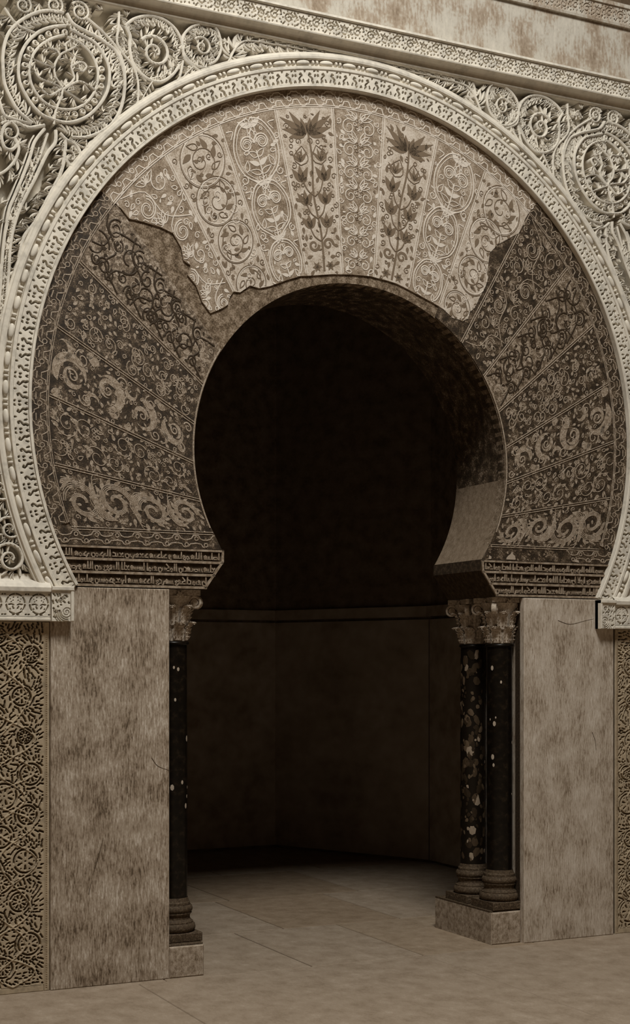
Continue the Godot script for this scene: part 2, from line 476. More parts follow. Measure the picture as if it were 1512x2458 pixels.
	mat("paving_pale", grey(250), 0.7, t_floor, Vector3(0.9, 0.9, 0.9), 0.35)
	mat("paving_dull", grey(238), 0.75, t_floor, Vector3(0.8, 0.8, 0.8), 0.35)
	mat("upper_plaster", W, 0.95, tex([[S, 0.006, 121, 1.0], [S, 0.014, 122, 0.5, 4], [V, 0.14, 123, 0.5]], [[0.0, grey(136)], [0.35, grey(170)], [0.6, lime(194)], [1.0, lime(210)]], 1024, 1.6), Vector3(0.8, 0.55, 0.8))
	mat("soffit_pale", W, 0.9, tex([[S, 0.02, 133, 0.6], [V, 0.25, 134, 1.0]], [[0.0, grey(98)], [0.5, grey(126)], [1.0, grey(152)]], 512, 1.8), Vector3(2, 2, 2))
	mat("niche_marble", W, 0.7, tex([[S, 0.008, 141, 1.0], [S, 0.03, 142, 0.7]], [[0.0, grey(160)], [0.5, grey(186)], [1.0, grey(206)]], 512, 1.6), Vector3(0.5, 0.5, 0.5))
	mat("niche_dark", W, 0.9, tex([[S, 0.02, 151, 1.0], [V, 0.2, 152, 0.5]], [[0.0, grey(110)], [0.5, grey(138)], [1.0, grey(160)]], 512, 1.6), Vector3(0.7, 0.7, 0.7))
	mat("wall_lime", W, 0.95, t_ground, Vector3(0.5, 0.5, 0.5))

# ---------------------------------------------------------------- carved leaves shared by the stucco pieces
var LEAF := {}

func lobe(mb: MB, at: Vector2, angle: float, l: float, w: float, bend: float, n := 5, z0 := 0.0, hh := 1.0) -> void:
	var p := PackedVector2Array(); var ws := PackedFloat32Array()
	var q := at
	for i in n + 1:
		var t := float(i) / n
		p.append(q)
		ws.append(w * lerpf(0.45, 1.0, smoothstep(0.0, 0.6, t)) * sqrt(maxf(0.02, 1.0 - pow(t, 5.0))))
		var a := angle + bend * t
		q += Vector2(cos(a), sin(a)) * l / n
	mb.strand(p, ws, hh, z0)

func make_leaves() -> void:
	# unit leaves: one metre long and one metre of relief, scaled where they are placed
	var a := MB.new()
	lobe(a, Vector2.ZERO, 0.0, 1.0, 0.15, 0.5, 5)
	LEAF.simple = a.mesh()
	var b := MB.new()
	for k in 4:
		lobe(b, Vector2(0.15 * k, 0.0), 1.45 - 0.42 * k, [0.46, 0.70, 0.84, 0.66][k], 0.072, -0.75, 6)
	LEAF.half = b.mesh()
	var c := MB.new()
	for k in 5:
		lobe(c, Vector2.ZERO, -1.1 + 0.55 * k, [0.62, 0.84, 1.0, 0.84, 0.62][k], 0.1, 0.25 * (k - 2), 5)
	LEAF.fan = c.mesh()
	var d := MB.new()   # a curl with a knob at its end
	var p := spiral(Vector2(0.52, 0.0), 0.42, 0.16, PI, 1.1, 10)
	d.strand(p, taper(0.15, 0.2, p.size()), 1.0, 0.0)
	LEAF.curl = d.mesh()
	var e := MB.new()   # acanthus tip: three lobes and an eye
	lobe(e, Vector2.ZERO, 0.0, 1.0, 0.13, -0.5, 5)
	lobe(e, Vector2(0.12, 0.02), 0.75, 0.72, 0.1, -0.5, 5)
	lobe(e, Vector2(0.12, -0.04), -0.85, 0.55, 0.1, 0.5, 5)
	LEAF.tip = e.mesh()
	var f := MB.new()   # little round boss
	var prof := PackedVector2Array([Vector2(0.5, 0.0), Vector2(0.46, 0.5), Vector2(0.25, 0.9), Vector2(0.0, 1.0)])
	f.lathe(prof, 8)
	for i in f.v.size():   # lathe axis turned from y to z
		f.v[i] = Vector3(f.v[i].x, -f.v[i].z, f.v[i].y)
		f.n[i] = Vector3(f.n[i].x, -f.n[i].z, f.n[i].y)
	LEAF.boss = f.mesh()

func leaf(parent: Node3D, kind: String, at: Vector2, angle: float, s: float, relief: float, z: float, m: Material, called := "leaf", flip := false) -> void:
	put(called, LEAF[kind], m, parent, turned(at, angle, s, relief, z, flip))

# ---------------------------------------------------------------- spandrels
const GROUND := -0.052   # depth of the carving's ground behind the wall face

func spandrel(sx: float, label: String) -> void:
	var t := thing("carved_spandrel", label, "stucco carving", Vector3.ZERO, "stucco spandrels over the arch")
	var m: Material = M.stucco
	var flip := sx < 0.0
	# ground plate between the outer moulding of the arch, the cornice and the side
	var g := PackedVector2Array()
	var a_low := asin((1.92 - AC.y) / 1.86)
	for i in 61:
		var a := lerpf(a_low, PI * 0.5, i / 60.0)
		g.append(Vector2(sx * cos(a) * 1.86, AC.y + sin(a) * 1.86))
	g.append(Vector2(0.0, 4.6))
	g.append(Vector2(sx * 2.3, 4.6))
	g.append(Vector2(sx * 2.3, 1.92))
	var gm := MB.new()
	gm.plate(g, -0.07, GROUND)
	put("ground", gm.mesh(), M.stucco, t)
	var busy := []   # points already covered, for the filling leaves
	var lay := func(p: PackedVector2Array, w0: float, w1: float, h: float, called: String) -> MeshInstance3D:
		var b := MB.new()
		b.strand(p, taper(w0, w1, p.size()), h - GROUND, GROUND)
		for q in along(p, 0.018):
			busy.append(q[0])
		return put(called, b.mesh(), m, t)
	# roundel: three rings, curls between the first two, leaves between the others
	var ra := smooth(pts(RING_A, sx), 3); var rb := smooth(pts(RING_B, sx), 3)
	var rc := smooth(pts(RING_C, sx), 3); var rd := smooth(pts(RING_D, sx), 3)
	var n_a: MeshInstance3D = lay.call(ra, 0.0062, 0.0062, 0.03, "ring")
	var n_b: MeshInstance3D = lay.call(rb, 0.0072, 0.0072, 0.033, "ring")
	var n_c: MeshInstance3D = lay.call(rc, 0.007, 0.008, 0.033, "ring")
	var n_d: MeshInstance3D = lay.call(rd, 0.008, 0.007, 0.033, "ring")
	var rc0 := Vector2(sx * 1.545, 4.245)
	for q in along(ra, 0.036, 0.02):
		var out: Vector2 = (q[0] - rc0).normalized()
		leaf(n_a, "curl", q[0] + out * 0.012, out.angle() + (0.9 if flip else -0.9), 0.034, 0.024 - GROUND, GROUND, m, "curl", flip)
		busy.append(q[0] + out * 0.03)
	for pair in [[n_c, rc], [n_d, rd]]:
		for q in along(pair[1], 0.047, 0.02):
			var inw: Vector2 = (rc0 - q[0]).normalized()
			leaf(pair[0], "half", q[0] + inw * 0.006, inw.angle() + (1.0 if flip else -1.0), 0.07, 0.024 - GROUND, GROUND, m, "leaf", flip)
			busy.append(q[0] + inw * 0.03)
	# foliage inside the roundel
	var first: MeshInstance3D
	for s in INNER:
		var p := smooth(pts(s, sx), 4)
		var st: MeshInstance3D = lay.call(p, 0.0055, 0.004, 0.032, "vine")
		if first == null:
			first = st
		var k := 0
		for q in along(p, 0.034, 0.016):
			var side := 1.0 if k % 2 == 0 else -1.0
			leaf(st, ["tip", "half", "simple"][k % 3], q[0], q[1] + side * 0.9, 0.045, 0.026 - GROUND, GROUND, m, "leaf", side < 0.0)
			busy.append(q[0] + Vector2.from_angle(q[1] + side * 0.9) * 0.025)
			k += 1
		leaf(st, "fan", p[p.size() - 1], (p[p.size() - 1] - p[p.size() - 3]).angle(), 0.04, 0.026 - GROUND, GROUND, m)
	for r in [[1.623, 4.074], [1.527, 4.048], [1.665, 4.006]]:
		for k in 6:
			leaf(first, "simple", Vector2(sx * float(r[0]), float(r[1])), TAU * k / 6.0, 0.024, 0.026 - GROUND, GROUND, m, "petal")
	# stems with leaves
	var idx := 0
	for s in STEMS:
		var p := smooth(pts(s, sx), 4)
		var w: float = [0.011, 0.012, 0.008, 0.012, 0.012, 0.010, 0.011, 0.011, 0.008, 0.009, 0.010, 0.011, 0.012, 0.008, 0.010, 0.008, 0.006, 0.006, 0.01, 0.01][idx]
		var st: MeshInstance3D = lay.call(p, w * 0.68, w * 0.68 * (0.35 if idx in [15, 16, 17] else 0.85), 0.031 if idx != 2 else 0.024, "stem")
		var step: float = [0.046, 0.0, 0.019, 0.05, 0.05, 0.06, 0.06, 0.05, 0.06, 0.036, 0.044, 0.034, 0.038, 0.06, 0.036, 0.05, 0.026, 0.03, 0.05, 0.05][idx]
		var k := 0
		if step > 0.0:
			var tot := length_of(p)
			for q in along(p, step, step * 0.5):
				var u := float(k) * step / tot
				var both := [1.0, -1.0] if idx in [9, 15, 16, 17] else [1.0 if idx in [3, 4, 7, 10, 11] else -1.0]
				if idx == 0 and q[0].y > 3.9:
					continue
				if idx == 14:
					both = [1.0]
				for sd in both:
					var side: float = sd * (-1.0 if flip else 1.0)
					if idx == 2:
						leaf(st, "boss", q[0] + Vector2.from_angle(q[1] + side * 1.57) * 0.0, 0.0, 0.017, 0.024 - GROUND, GROUND, m, "bead")
						break
					var size: float = lerpf(0.085, 0.022, u) if idx == 15 else (0.034 if idx in [16, 17] else 0.058)
					leaf(st, "simple" if idx in [16, 17] else ("half" if k % 3 != 1 else "tip"), q[0], q[1] + side * (0.75 if idx != 15 else 0.55), size, 0.024 - GROUND, GROUND, m, "leaf", side < 0.0)
					busy.append(q[0] + Vector2.from_angle(q[1] + side * 0.75) * size * 0.5)
				k += 1
		if idx < 4:   # narrow companion cords beside the trunk strands
			for o in [-0.017, 0.017]:
				var c := PackedVector2Array()
				for j in range(3, p.size()):
					var tg := (p[mini(j + 1, p.size() - 1)] - p[j - 1]).normalized()
					c.append(p[j] + Vector2(-tg.y, tg.x) * float(o))
				if (c[c.size() - 1] - AC).length() > 1.89:
					lay.call(c, 0.0035, 0.0035, 0.024, "cord")
		idx += 1
	# scrolls: [x, y, outer radius, turns, leaf length]
	var sc := [[1.104, 4.42, 0.082, 1.6, 0.044], [0.861, 4.491, 0.05, 1.4, 0.034], [1.471, 4.542, 0.048, 1.9, 0.02], [1.593, 4.547, 0.046, 1.9, 0.02], [1.739, 4.518, 0.044, 1.8, 0.02],
		[1.80, 3.93, 0.05, 1.3, 0.035], [1.52, 3.86, 0.03, 1.2, 0.03],
		[1.845, 2.30, 0.075, 1.5, 0.045], [1.80, 2.12, 0.06, 1.5, 0.04], [1.80, 1.985, 0.075, 1.5, 0.045], [1.95, 2.13, 0.07, 1.5, 0.045], [1.93, 2.45, 0.07, 1.5, 0.045]]
	for s in sc:
		var c := Vector2(sx * float(s[0]), float(s[1]))
		var r: float = s[2]
		var p := spiral(c, r, r * 0.15, 0.6 if not flip else PI - 0.6, float(s[3]) * sx, 30)
		var st: MeshInstance3D = lay.call(p, r * 0.07 + 0.002, r * 0.06 + 0.001, 0.031, "scroll")
		var k := 0
		for q in along(p, float(s[4]) * 0.55, 0.01):
			var o: Vector2 = (q[0] - c)
			if o.length() < r * 0.3:
				break
			leaf(st, "simple" if k % 2 == 0 else "half", q[0], o.angle() + 0.5 * sx, float(s[4]), 0.024 - GROUND, GROUND, m, "leaf", flip)
			busy.append(q[0] + o.normalized() * float(s[4]) * 0.6)
			k += 1
		for j in 7:
			leaf(st, "simple", c, TAU * j / 7.0, r * 0.34, 0.026 - GROUND, GROUND, m, "petal")
	# filling leaves where the ground still shows
	var fill := 0
	for tries in 4200:
		if fill >= 290:
			break
		var q := Vector2(sx * rng.randf_range(0.15, 2.0), rng.randf_range(1.95, 4.57))
		if (q - AC).length() < 1.905 or q.y > 4.575:
			continue
		var free := true
		for o in busy:
			if q.distance_squared_to(o) < 0.00062:
				free = false
				break
		if not free:
			continue
		busy.append(q)
		leaf(t, ["tip", "half", "fan"][fill % 3], q, rng.randf() * TAU, rng.randf_range(0.035, 0.05), 0.023 - GROUND, GROUND, m, "filling_leaf")
		fill += 1

# ---------------------------------------------------------------- moulding round the arch
func archivolt() -> void:
	var t := thing("arch_moulding", "broad white stucco band of beads and pierced acanthus round the horseshoe arch", "moulding", Vector3(AC.x, AC.y, 0.0))
	var a0 := deg_to_rad(-29.4); var a1 := deg_to_rad(209.4)
	var b := MB.new()
	b.ring_sweep(PackedVector2Array([Vector2(1.703, -0.07), Vector2(1.703, 0.032), Vector2(1.706, 0.036), Vector2(1.717, 0.036), Vector2(1.719, 0.024)]), Vector2.ZERO, a0, a1, 150)
	put("inner_fillet", b.mesh(), M.stucco, t)
	b = MB.new()
	b.ring_sweep(PackedVector2Array([Vector2(1.787, 0.026), Vector2(1.789, 0.034), Vector2(1.792, 0.036), Vector2(1.804, 0.036), Vector2(1.806, 0.034), Vector2(1.807, 0.018), Vector2(1.839, 0.018)]), Vector2.ZERO, a0, a1, 150)
	put("middle_fillet", b.mesh(), M.stucco, t)
	b = MB.new()
	b.ring_sweep(PackedVector2Array([Vector2(1.839, 0.018), Vector2(1.840, 0.035), Vector2(1.843, 0.039), Vector2(1.853, 0.041), Vector2(1.865, 0.039), Vector2(1.868, 0.035), Vector2(1.8685, 0.03), Vector2(1.877, 0.029), Vector2(1.879, 0.024), Vector2(1.880, -0.07)]), Vector2.ZERO, a0, a1, 150)
	put("outer_roll", b.mesh(), M.stucco, t)
	# end faces of the band
	for e in [a0, a1]:
		var f := MB.new()
		var d := Vector2(cos(e), sin(e))
		var w := Vector2(d.y, -d.x) * (1.0 if e < 0.0 else -1.0) * 0.004
		var lo := d * 1.703 + w; var hi := d * 1.88 + w
		f.plate(PackedVector2Array([lo, hi, hi - w * 2.0, lo - w * 2.0]), -0.07, 0.03)
		put("end_fillet", f.mesh(), M.stucco, t)
	# pierced acanthus units
	var count := 58
	var da := (a1 - a0) / count
	var wl := 1.753 * da; var ww := 0.069
	var h := HF.new(wl, ww, 0.0019)
	var D := 0.026
	for s in [-1.0, 1.0]:
		var c := wl * 0.5
		var at := func(u: float, q: float) -> Vector2: return Vector2(c + s * u * wl * 0.5, q * ww)
		h.stroke(at.call(0.88, 0.60), at.call(0.86, 0.54), 0.0054, 0.0046, D)
		h.stroke(at.call(0.86, 0.92), at.call(0.80, 0.88), 0.0050, 0.003, D)
		h.stroke(at.call(1.0, 0.18), at.call(0.93, 0.08), 0.0046, 0.003, D)
		h.path(PackedVector2Array([at.call(0.60, 0.08), at.call(0.54, 0.2), at.call(0.58, 0.34), at.call(0.50, 0.44), at.call(0.40, 0.5)]), 0.0058, 0.0042, D)
		h.path(PackedVector2Array([at.call(0.40, 0.5), at.call(0.32, 0.6), at.call(0.38, 0.72), at.call(0.47, 0.68)]), 0.004, 0.0046, D)
		h.stroke(at.call(0.19, 0.14), at.call(0.24, 0.30), 0.0044, 0.0026, D)
	h.stroke(Vector2(wl * 0.5, ww * 0.92), Vector2(wl * 0.5, ww * 0.84), 0.0046, 0.003, D)
	var unit := h.mesh(Vector3(0, 0, 0.031), true, da * 0.5, -da * 0.5, 1.719)
	# bead and reels
	var bead := MB.new()
	var prof := PackedVector2Array()
	for i in 9:
		var a := lerpf(-PI * 0.5, PI * 0.5, i / 8.0)
		prof.append(Vector2(0.0142 * pow(maxf(cos(a), 0.0), 0.8), 0.036 * sin(a)))
	bead.lathe(prof, 10)
	var bead_mesh := bead.mesh()
	var reel := MB.new()
	reel.lathe(PackedVector2Array([Vector2(0.0, -0.0055), Vector2(0.011, -0.0055), Vector2(0.0125, -0.002), Vector2(0.0125, 0.002), Vector2(0.011, 0.0055), Vector2(0.0, 0.0055)]), 8, Vector3.ZERO, true)
	var reel_mesh := reel.mesh()
	for i in count:
		var a := a0 + da * (i + 0.5)
		put("acanthus_leaf", unit, M.stucco, t, Transform3D(Basis(Vector3(0, 0, 1), a), Vector3.ZERO))
		var r := 1.823
		put("bead", bead_mesh, M.stucco, t, Transform3D(Basis(Vector3(0, 0, 1), a), Vector3(cos(a) * r, sin(a) * r, 0.026)))
		for s in [-0.36, 0.36] if i < count else []:
			var e: float = a + da * (0.5 + float(s) * 0.24)
			put("reel", reel_mesh, M.stucco, t, Transform3D(Basis(Vector3(0, 0, 1), e), Vector3(cos(e) * r, sin(e) * r, 0.026)))

# ---------------------------------------------------------------- pen: draws inlay on one voussoir
class Pen:
	var host: Node3D
	var a0: float
	var a1: float
	var polys: Array
	var z: float
	var pale := MB.new()
	var dark := MB.new()
	var y_len: float
	var busy := {}

	func edge(a: float, inner: bool) -> float:
		var d := Vector2(cos(a), sin(a))
		return host.cut(VC, d, IC, IR + 0.012) if inner else host.cut(VC, d, AC, BR)

	func at(x: float, y: float) -> Vector2:
		var a := lerpf(a0, a1, x * 0.46 + 0.5)
		return VC + Vector2(cos(a), sin(a)) * lerpf(edge(a, true), edge(a, false), y * 0.96 + 0.02)

	func hw(y: float) -> float:
		return at(0.5, y).distance_to(at(-0.5, y))

	func inside(p: Vector2) -> bool:
		for q in polys:
			if Geometry2D.is_point_in_polygon(p, q):
				return true
		return false

	func draw(p: PackedVector2Array, w: PackedFloat32Array, on_dark: bool, h := 0.0022) -> void:
		var mb := dark if on_dark else pale
		for e in p:
			busy[Vector2i((e / 0.011).floor())] = true
		var wide := false
		for e in w:
			wide = wide or e > 0.0055
		if wide:
			h = 0.0012
		var run := PackedVector2Array(); var rw := PackedFloat32Array()
		for i in p.size():
			if inside(p[i]):
				run.append(p[i]); rw.append(w[i])
			else:
				mb.strand(run, rw, h, z, wide)
				run = PackedVector2Array(); rw = PackedFloat32Array()
		mb.strand(run, rw, h, z, wide)

	# offsets are in half-widths of the voussoir at that place, so that circles stay round
	func local(cx: float, cy: float, o: Vector2) -> Vector2:
		var k := hw(cy)
		return at(cx + o.x, cy + o.y * k / y_len)

	func curve(cx: float, cy: float, offs: Array, w0: float, w1: float, on_dark := false) -> void:
		var q := PackedVector2Array()
		for o in offs:
			q.append(local(cx, cy, o))
		q = host.smooth(q, 4)
		draw(q, host.taper(w0, w1, q.size()), on_dark)

	func ring(cx: float, cy: float, r: float, w := 0.003, on_dark := false, n := 20) -> void:
		spir(cx, cy, r, r, 0.0, 1.0, w, w, on_dark, n)

	func spir(cx: float, cy: float, r0: float, r1: float, b0: float, turns: float, w0 := 0.0035, w1 := 0.0025, on_dark := false, n := 26) -> void:
		var q := PackedVector2Array()
		for o in host.spiral(Vector2.ZERO, r0, r1, b0, turns, n):
			q.append(local(cx, cy, o))
		draw(q, host.taper(w0, w1, q.size()), on_dark)

	func drop(cx: float, cy: float, ang: float, l: float, wid: float, filled: bool, on_dark := false) -> void:   # teardrop leaf, outlined or solid
		var d := Vector2.from_angle(ang); var s := Vector2(-d.y, d.x)
		if filled:
			var q := PackedVector2Array(); var w := PackedFloat32Array()
			var k := hw(cy)
			for i in 7:
				var t := i / 6.0
				q.append(local(cx, cy, d * l * t))
				w.append(maxf(0.001, wid * k * sin(PI * pow(t, 0.7))))
			draw(q, w, on_dark, 0.0018)
		else:
			var q := PackedVector2Array()
			for i in 13:
				var t := i / 12.0
				var u := absf(2.0 * t - 1.0)
				q.append(local(cx, cy, d * l * (1.0 - u) + s * wid * sin(PI * pow(1.0 - u, 0.7)) * signf(0.5 - t)))
			draw(q, host.even(0.0026, q.size()), on_dark)

	func fill(count: int, seed_: int, size: float, on_dark: bool, outline := false) -> void:   # small leaves and curls where nothing is drawn yet
		var r := RandomNumberGenerator.new()
		r.seed = seed_
		var done := 0
		for tries in count * 12:
			if done >= count:
				return
			var x := r.randf_range(-0.97, 0.97); var y := r.randf_range(0.02, 0.98)
			var c := Vector2i((at(x, y) / 0.011).floor())
			var free := true
			for dx in [-1, 0, 1]:
				for dy in [-1, 0, 1]:
					free = free and not busy.has(c + Vector2i(dx, dy))
			if not free:
				continue
			done += 1
			var k := size / hw(y)
			if done % 3 == 0:
				spir(x, y, k * 0.5, k * 0.12, r.randf() * TAU, 1.2 if done % 2 else -1.2, 0.0026, 0.002, on_dark, 12)
			else:
				drop(x, y, r.randf() * TAU, k, k * 0.26, not outline or done % 2 == 0, on_dark)

	func crescent(cx: float, cy: float, r: float, b0: float, turns: float, thick: float, on_dark := false) -> void:   # a comma that swells and thins
		var q := PackedVector2Array(); var w := PackedFloat32Array()
		var k := hw(cy)
		for i in 19:
			var t := i / 18.0
			q.append(local(cx, cy, Vector2.from_angle(b0 + TAU * turns * t) * r * lerpf(1.0, 0.72, t)))
			w.append(maxf(0.001, thick * k * sin(PI * pow(t, 0.6))))
		draw(q, w, on_dark)

	func leafy(cx: float, cy: float, r: float, n: int, b0: float, turns: float, l: float, wid: float, filled: bool, on_dark := false) -> void:   # leaves on a scroll, swept back
		for i in n:
			var t := float(i) / n
			var b := b0 + TAU * turns * t
			var o := Vector2.from_angle(b) * lerpf(r, r * 0.55, t)
			var p := Vector2(cx + o.x, cy + o.y * hw(cy) / y_len)
			drop(p.x, p.y, b - 0.9 * signf(turns), l, wid, filled, on_dark)

func motif(p: Pen, kind: String, seed_: int) -> void:
	var r := RandomNumberGenerator.new()
	r.seed = seed_
	match kind:
		"acanthus":
			for k in 4:
				var y: float = [0.12, 0.37, 0.63, 0.88][k]
				var s := 1.0 if k % 2 == 0 else -1.0
				var x := 0.1 * s
				for j in 4:
					p.spir(x, y, 0.84 - 0.07 * j, 0.2 - 0.03 * j, -1.6 * s, 1.5 * s, 0.003, 0.0022, false, 40)
				p.leafy(x, y, 0.86, 13, -2.4 * s, 0.95 * s, 0.4, 0.085, true)
				p.leafy(x, y, 0.5, 8, 0.4, 1.0 * s, 0.26, 0.07, true)
				for j in 6:   # sheaf of long leaves thrown off to the next scroll
					p.curve(x, y, [Vector2(-0.8 * s, 0.2), Vector2((-0.75 + 0.1 * j) * s, 0.75), Vector2((-0.2 + 0.2 * j) * s, 1.1 - 0.05 * j), Vector2((0.1 + 0.18 * j) * s, 1.05 - 0.12 * j)], 0.0032, 0.002)
			for k in 30:
				p.drop(r.randf_range(-0.95, 0.95), r.randf_range(0.03, 0.97), r.randf() * TAU, 0.2, 0.06, true)
		"grapes":
			for k in 5:
				var y := 0.1 + 0.2 * k
				var s := 1.0 if k % 2 == 0 else -1.0
				p.spir(0.42 * s, y, 0.46, 0.1, 2.0, 1.5 * s, 0.0032, 0.002)
				p.spir(-0.45 * s, y + 0.08, 0.36, 0.08, -1.0, -1.4 * s, 0.003, 0.002)
				p.leafy(0.42 * s, y, 0.44, 9, 0.0, 1.0 * s, 0.26, 0.07, true)
				for j in 9:
					p.ring(-0.45 * s + r.randf_range(-0.2, 0.2), y + r.randf_range(-0.03, 0.03), 0.07, 0.002, false, 7)
			for k in 60:
				p.drop(r.randf_range(-0.95, 0.95), r.randf_range(0.02, 0.98), r.randf() * TAU, r.randf_range(0.15, 0.3), 0.06, k % 2 == 0)
		"volutes":   # broad solid commas
			for k in 4:
				var y: float = [0.12, 0.36, 0.62, 0.87][k]
				var s := 1.0 if k % 2 == 0 else -1.0
				p.crescent(0.1 * s, y, 0.66, 0.2 + s + k, 0.62 * s, 0.17)
				p.crescent(0.1 * s, y, 0.36, 2.4 + s + k, 0.7 * s, 0.09)
				p.spir(0.1 * s, y, 0.22, 0.05, 1.0, 1.2 * s, 0.005, 0.003)
				p.crescent(-0.6 * s, y + 0.09, 0.3, 0.4 + k, -0.6 * s, 0.09)
				p.drop(0.75 * s, y + 0.08, 1.9 - 0.5 * s, 0.55, 0.16, true)
				p.drop(-0.75 * s, y - 0.08, 0.4 + s, 0.4, 0.12, true)
				p.spir(-0.6 * s, y - 0.05, 0.3, 0.06, 0.4, -1.3 * s, 0.004, 0.003)
				p.spir(0.65 * s, y - 0.1, 0.26, 0.06, 1.4, -1.3 * s, 0.004, 0.003)
			for k in 90:
				p.drop(r.randf_range(-0.95, 0.95), r.randf_range(0.02, 0.98), r.randf() * TAU, r.randf_range(0.1, 0.2), 0.045, k % 3 != 0)
		"curls":
			for k in 26:
				var y := r.randf_range(0.05, 0.95)
				p.spir(r.randf_range(-0.75, 0.75), y, r.randf_range(0.16, 0.34), 0.05, r.randf() * TAU, (1.5 if k % 2 else -1.5), 0.003, 0.002)
			for k in 90:
				p.drop(r.randf_range(-0.95, 0.95), r.randf_range(0.02, 0.98), r.randf() * TAU, r.randf_range(0.12, 0.26), 0.06, k % 2 == 0)
		"straps":   # dark interlacing bands with pale edges
			for k in 5:
				var y := 0.1 + 0.2 * k + r.randf_range(-0.03, 0.03)
				p.curve(0.0, y, [Vector2(-0.95, -0.9), Vector2(-0.5, -0.1), Vector2(0.1, -0.25), Vector2(0.4, 0.45), Vector2(0.95, 0.7)], 0.0048, 0.004, true)
				p.curve(0.0, y, [Vector2(0.9, -0.8), Vector2(0.5, 0.1), Vector2(-0.1, 0.2), Vector2(-0.4, 0.7), Vector2(-0.9, 0.9)], 0.0048, 0.004, true)
				p.spir(0.25 * (1 if k % 2 else -1), y + 0.08, 0.46, 0.16, r.randf() * TAU, 1.1, 0.0048, 0.004, true)
				p.spir(0.55, y + 0.03, 0.3, 0.1, 0.0, 1.3, 0.0046, 0.003, true)
				p.spir(-0.6, y - 0.02, 0.26, 0.1, 2.0, -1.3, 0.0046, 0.003, true)
				p.spir(-0.25 * (1 if k % 2 else -1), y - 0.03, 0.3, 0.08, 1.0, -1.4, 0.003, 0.002)
				p.crescent(0.2, y - 0.09, 0.35, 1.0 + k, 0.5, 0.12)
				p.drop(0.35, y - 0.03, 1.0, 0.4, 0.13, true)
				p.drop(-0.4, y + 0.02, 2.2, 0.4, 0.14, true)
				p.ring(0.55, y + 0.03, 0.18, 0.0024)
			for k in 16:
				p.spir(r.randf_range(-0.7, 0.7), r.randf_range(0.05, 0.95), r.randf_range(0.16, 0.3), 0.06, r.randf() * TAU, 1.3 if k % 2 else -1.3, 0.0046, 0.003, true)
			for k in 70:
				p.drop(r.randf_range(-0.95, 0.95), r.randf_range(0.02, 0.98), r.randf() * TAU, 0.18, 0.06, true, k % 2 == 0)
		"tendrils":   # fine pale outlines
			for k in 4:
				var y := 0.14 + 0.24 * k
				var s := 1.0 if k % 2 == 0 else -1.0
				p.spir(0.34 * s, y, 0.36, 0.08, 1.0, 1.4 * s, 0.0036, 0.0026)
				p.spir(0.34 * s, y, 0.28, 0.06, 1.0, 1.2 * s, 0.0026, 0.002)
				p.spir(-0.5 * s, y + 0.07, 0.3, 0.06, 2.0, -1.3 * s, 0.0032, 0.0024)
				p.curve(0.0, y, [Vector2(-0.9 * s, -1.0), Vector2(-0.1 * s, -0.5), Vector2(0.1 * s, 0.4), Vector2(0.9 * s, 0.8)], 0.0032, 0.0026)
				for j in 5:
					p.drop(-0.1 * s, y + 0.11, 0.5 + 0.55 * j, 0.4, 0.08, false)
			for k in 12:
				p.drop(r.randf_range(-0.9, 0.9), r.randf_range(0.03, 0.97), r.randf() * TAU, 0.22, 0.08, false)
		"drops":   # pale ground, thin dark rings and dark teardrops
			for k in 4:
				var y: float = [0.12, 0.38, 0.64, 0.88][k]
				p.ring(0.05 if k % 2 else -0.05, y, 0.86, 0.0022, true, 34)
				p.ring(0.05 if k % 2 else -0.05, y, 0.8, 0.0022, false, 34)
				p.spir(0.0, y, 0.62, 0.1, 1.0 + k, 1.4 if k % 2 else -1.4, 0.003, 0.002, true, 34)
				for j in 8:
					var b := TAU * j / 8.0 + k
					p.drop(0.46 * cos(b), y + 0.46 * sin(b) * p.hw(y) / p.y_len, b + 1.2, 0.42, 0.1, j % 3 != 0, true)
			for k in 26:
				p.drop(r.randf_range(-0.9, 0.9), r.randf_range(0.03, 0.97), r.randf() * TAU, 0.2, 0.07, true, true)
			for k in 16:
				p.spir(r.randf_range(-0.8, 0.8), r.randf_range(0.05, 0.95), 0.2, 0.04, r.randf() * TAU, 1.2, 0.0022, 0.0016, false, 16)
		"ogee":   # pale pairs of volutes in ogee frames
			for k in 3:
				var y: float = [0.13, 0.46, 0.8][k]
				for s in [-1.0, 1.0]:
					p.spir(0.31 * s, y + 0.06, 0.31, 0.08, PI if s > 0.0 else 0.0, -1.45 * s, 0.0042, 0.0026)
					p.spir(0.31 * s, y + 0.06, 0.21, 0.05, PI if s > 0.0 else 0.0, -1.3 * s, 0.003, 0.002)
					p.curve(0.0, y, [Vector2(0.95 * s, 1.0), Vector2(0.7 * s, 0.95), Vector2(0.86 * s, 0.7)], 0.0034, 0.0024)
					p.spir(0.8 * s, y - 0.13, 0.18, 0.05, PI * 0.5, 1.3 * s, 0.0032, 0.0024)
					p.curve(0.0, y, [Vector2(0.05 * s, 1.25), Vector2(0.5 * s, 1.05), Vector2(0.88 * s, 0.3), Vector2(0.8 * s, -0.5), Vector2(0.3 * s, -1.0), Vector2(0.0, -1.3)], 0.0042, 0.0032)
					p.curve(0.0, y, [Vector2(0.05 * s, 1.12), Vector2(0.45 * s, 0.92), Vector2(0.76 * s, 0.3), Vector2(0.7 * s, -0.45), Vector2(0.25 * s, -0.9)], 0.0024, 0.002)
					for q in 3:
						p.drop(0.0, y - 0.12 + 0.05 * q, PI * 0.5 - s * (1.15 - 0.1 * q), 0.52 - 0.06 * q, 0.1, q == 1)
					p.drop(0.6 * s, y - 0.09, 1.9 if s > 0 else 1.2, 0.42, 0.1, false)
					p.drop(0.05 * s, y + 0.15, PI * 0.5 - s * 0.9, 0.5, 0.1, true)
				p.curve(0.0, y, [Vector2(0, -1.1), Vector2(0.03, -0.5), Vector2(0, 0.1)], 0.0036, 0.0036)
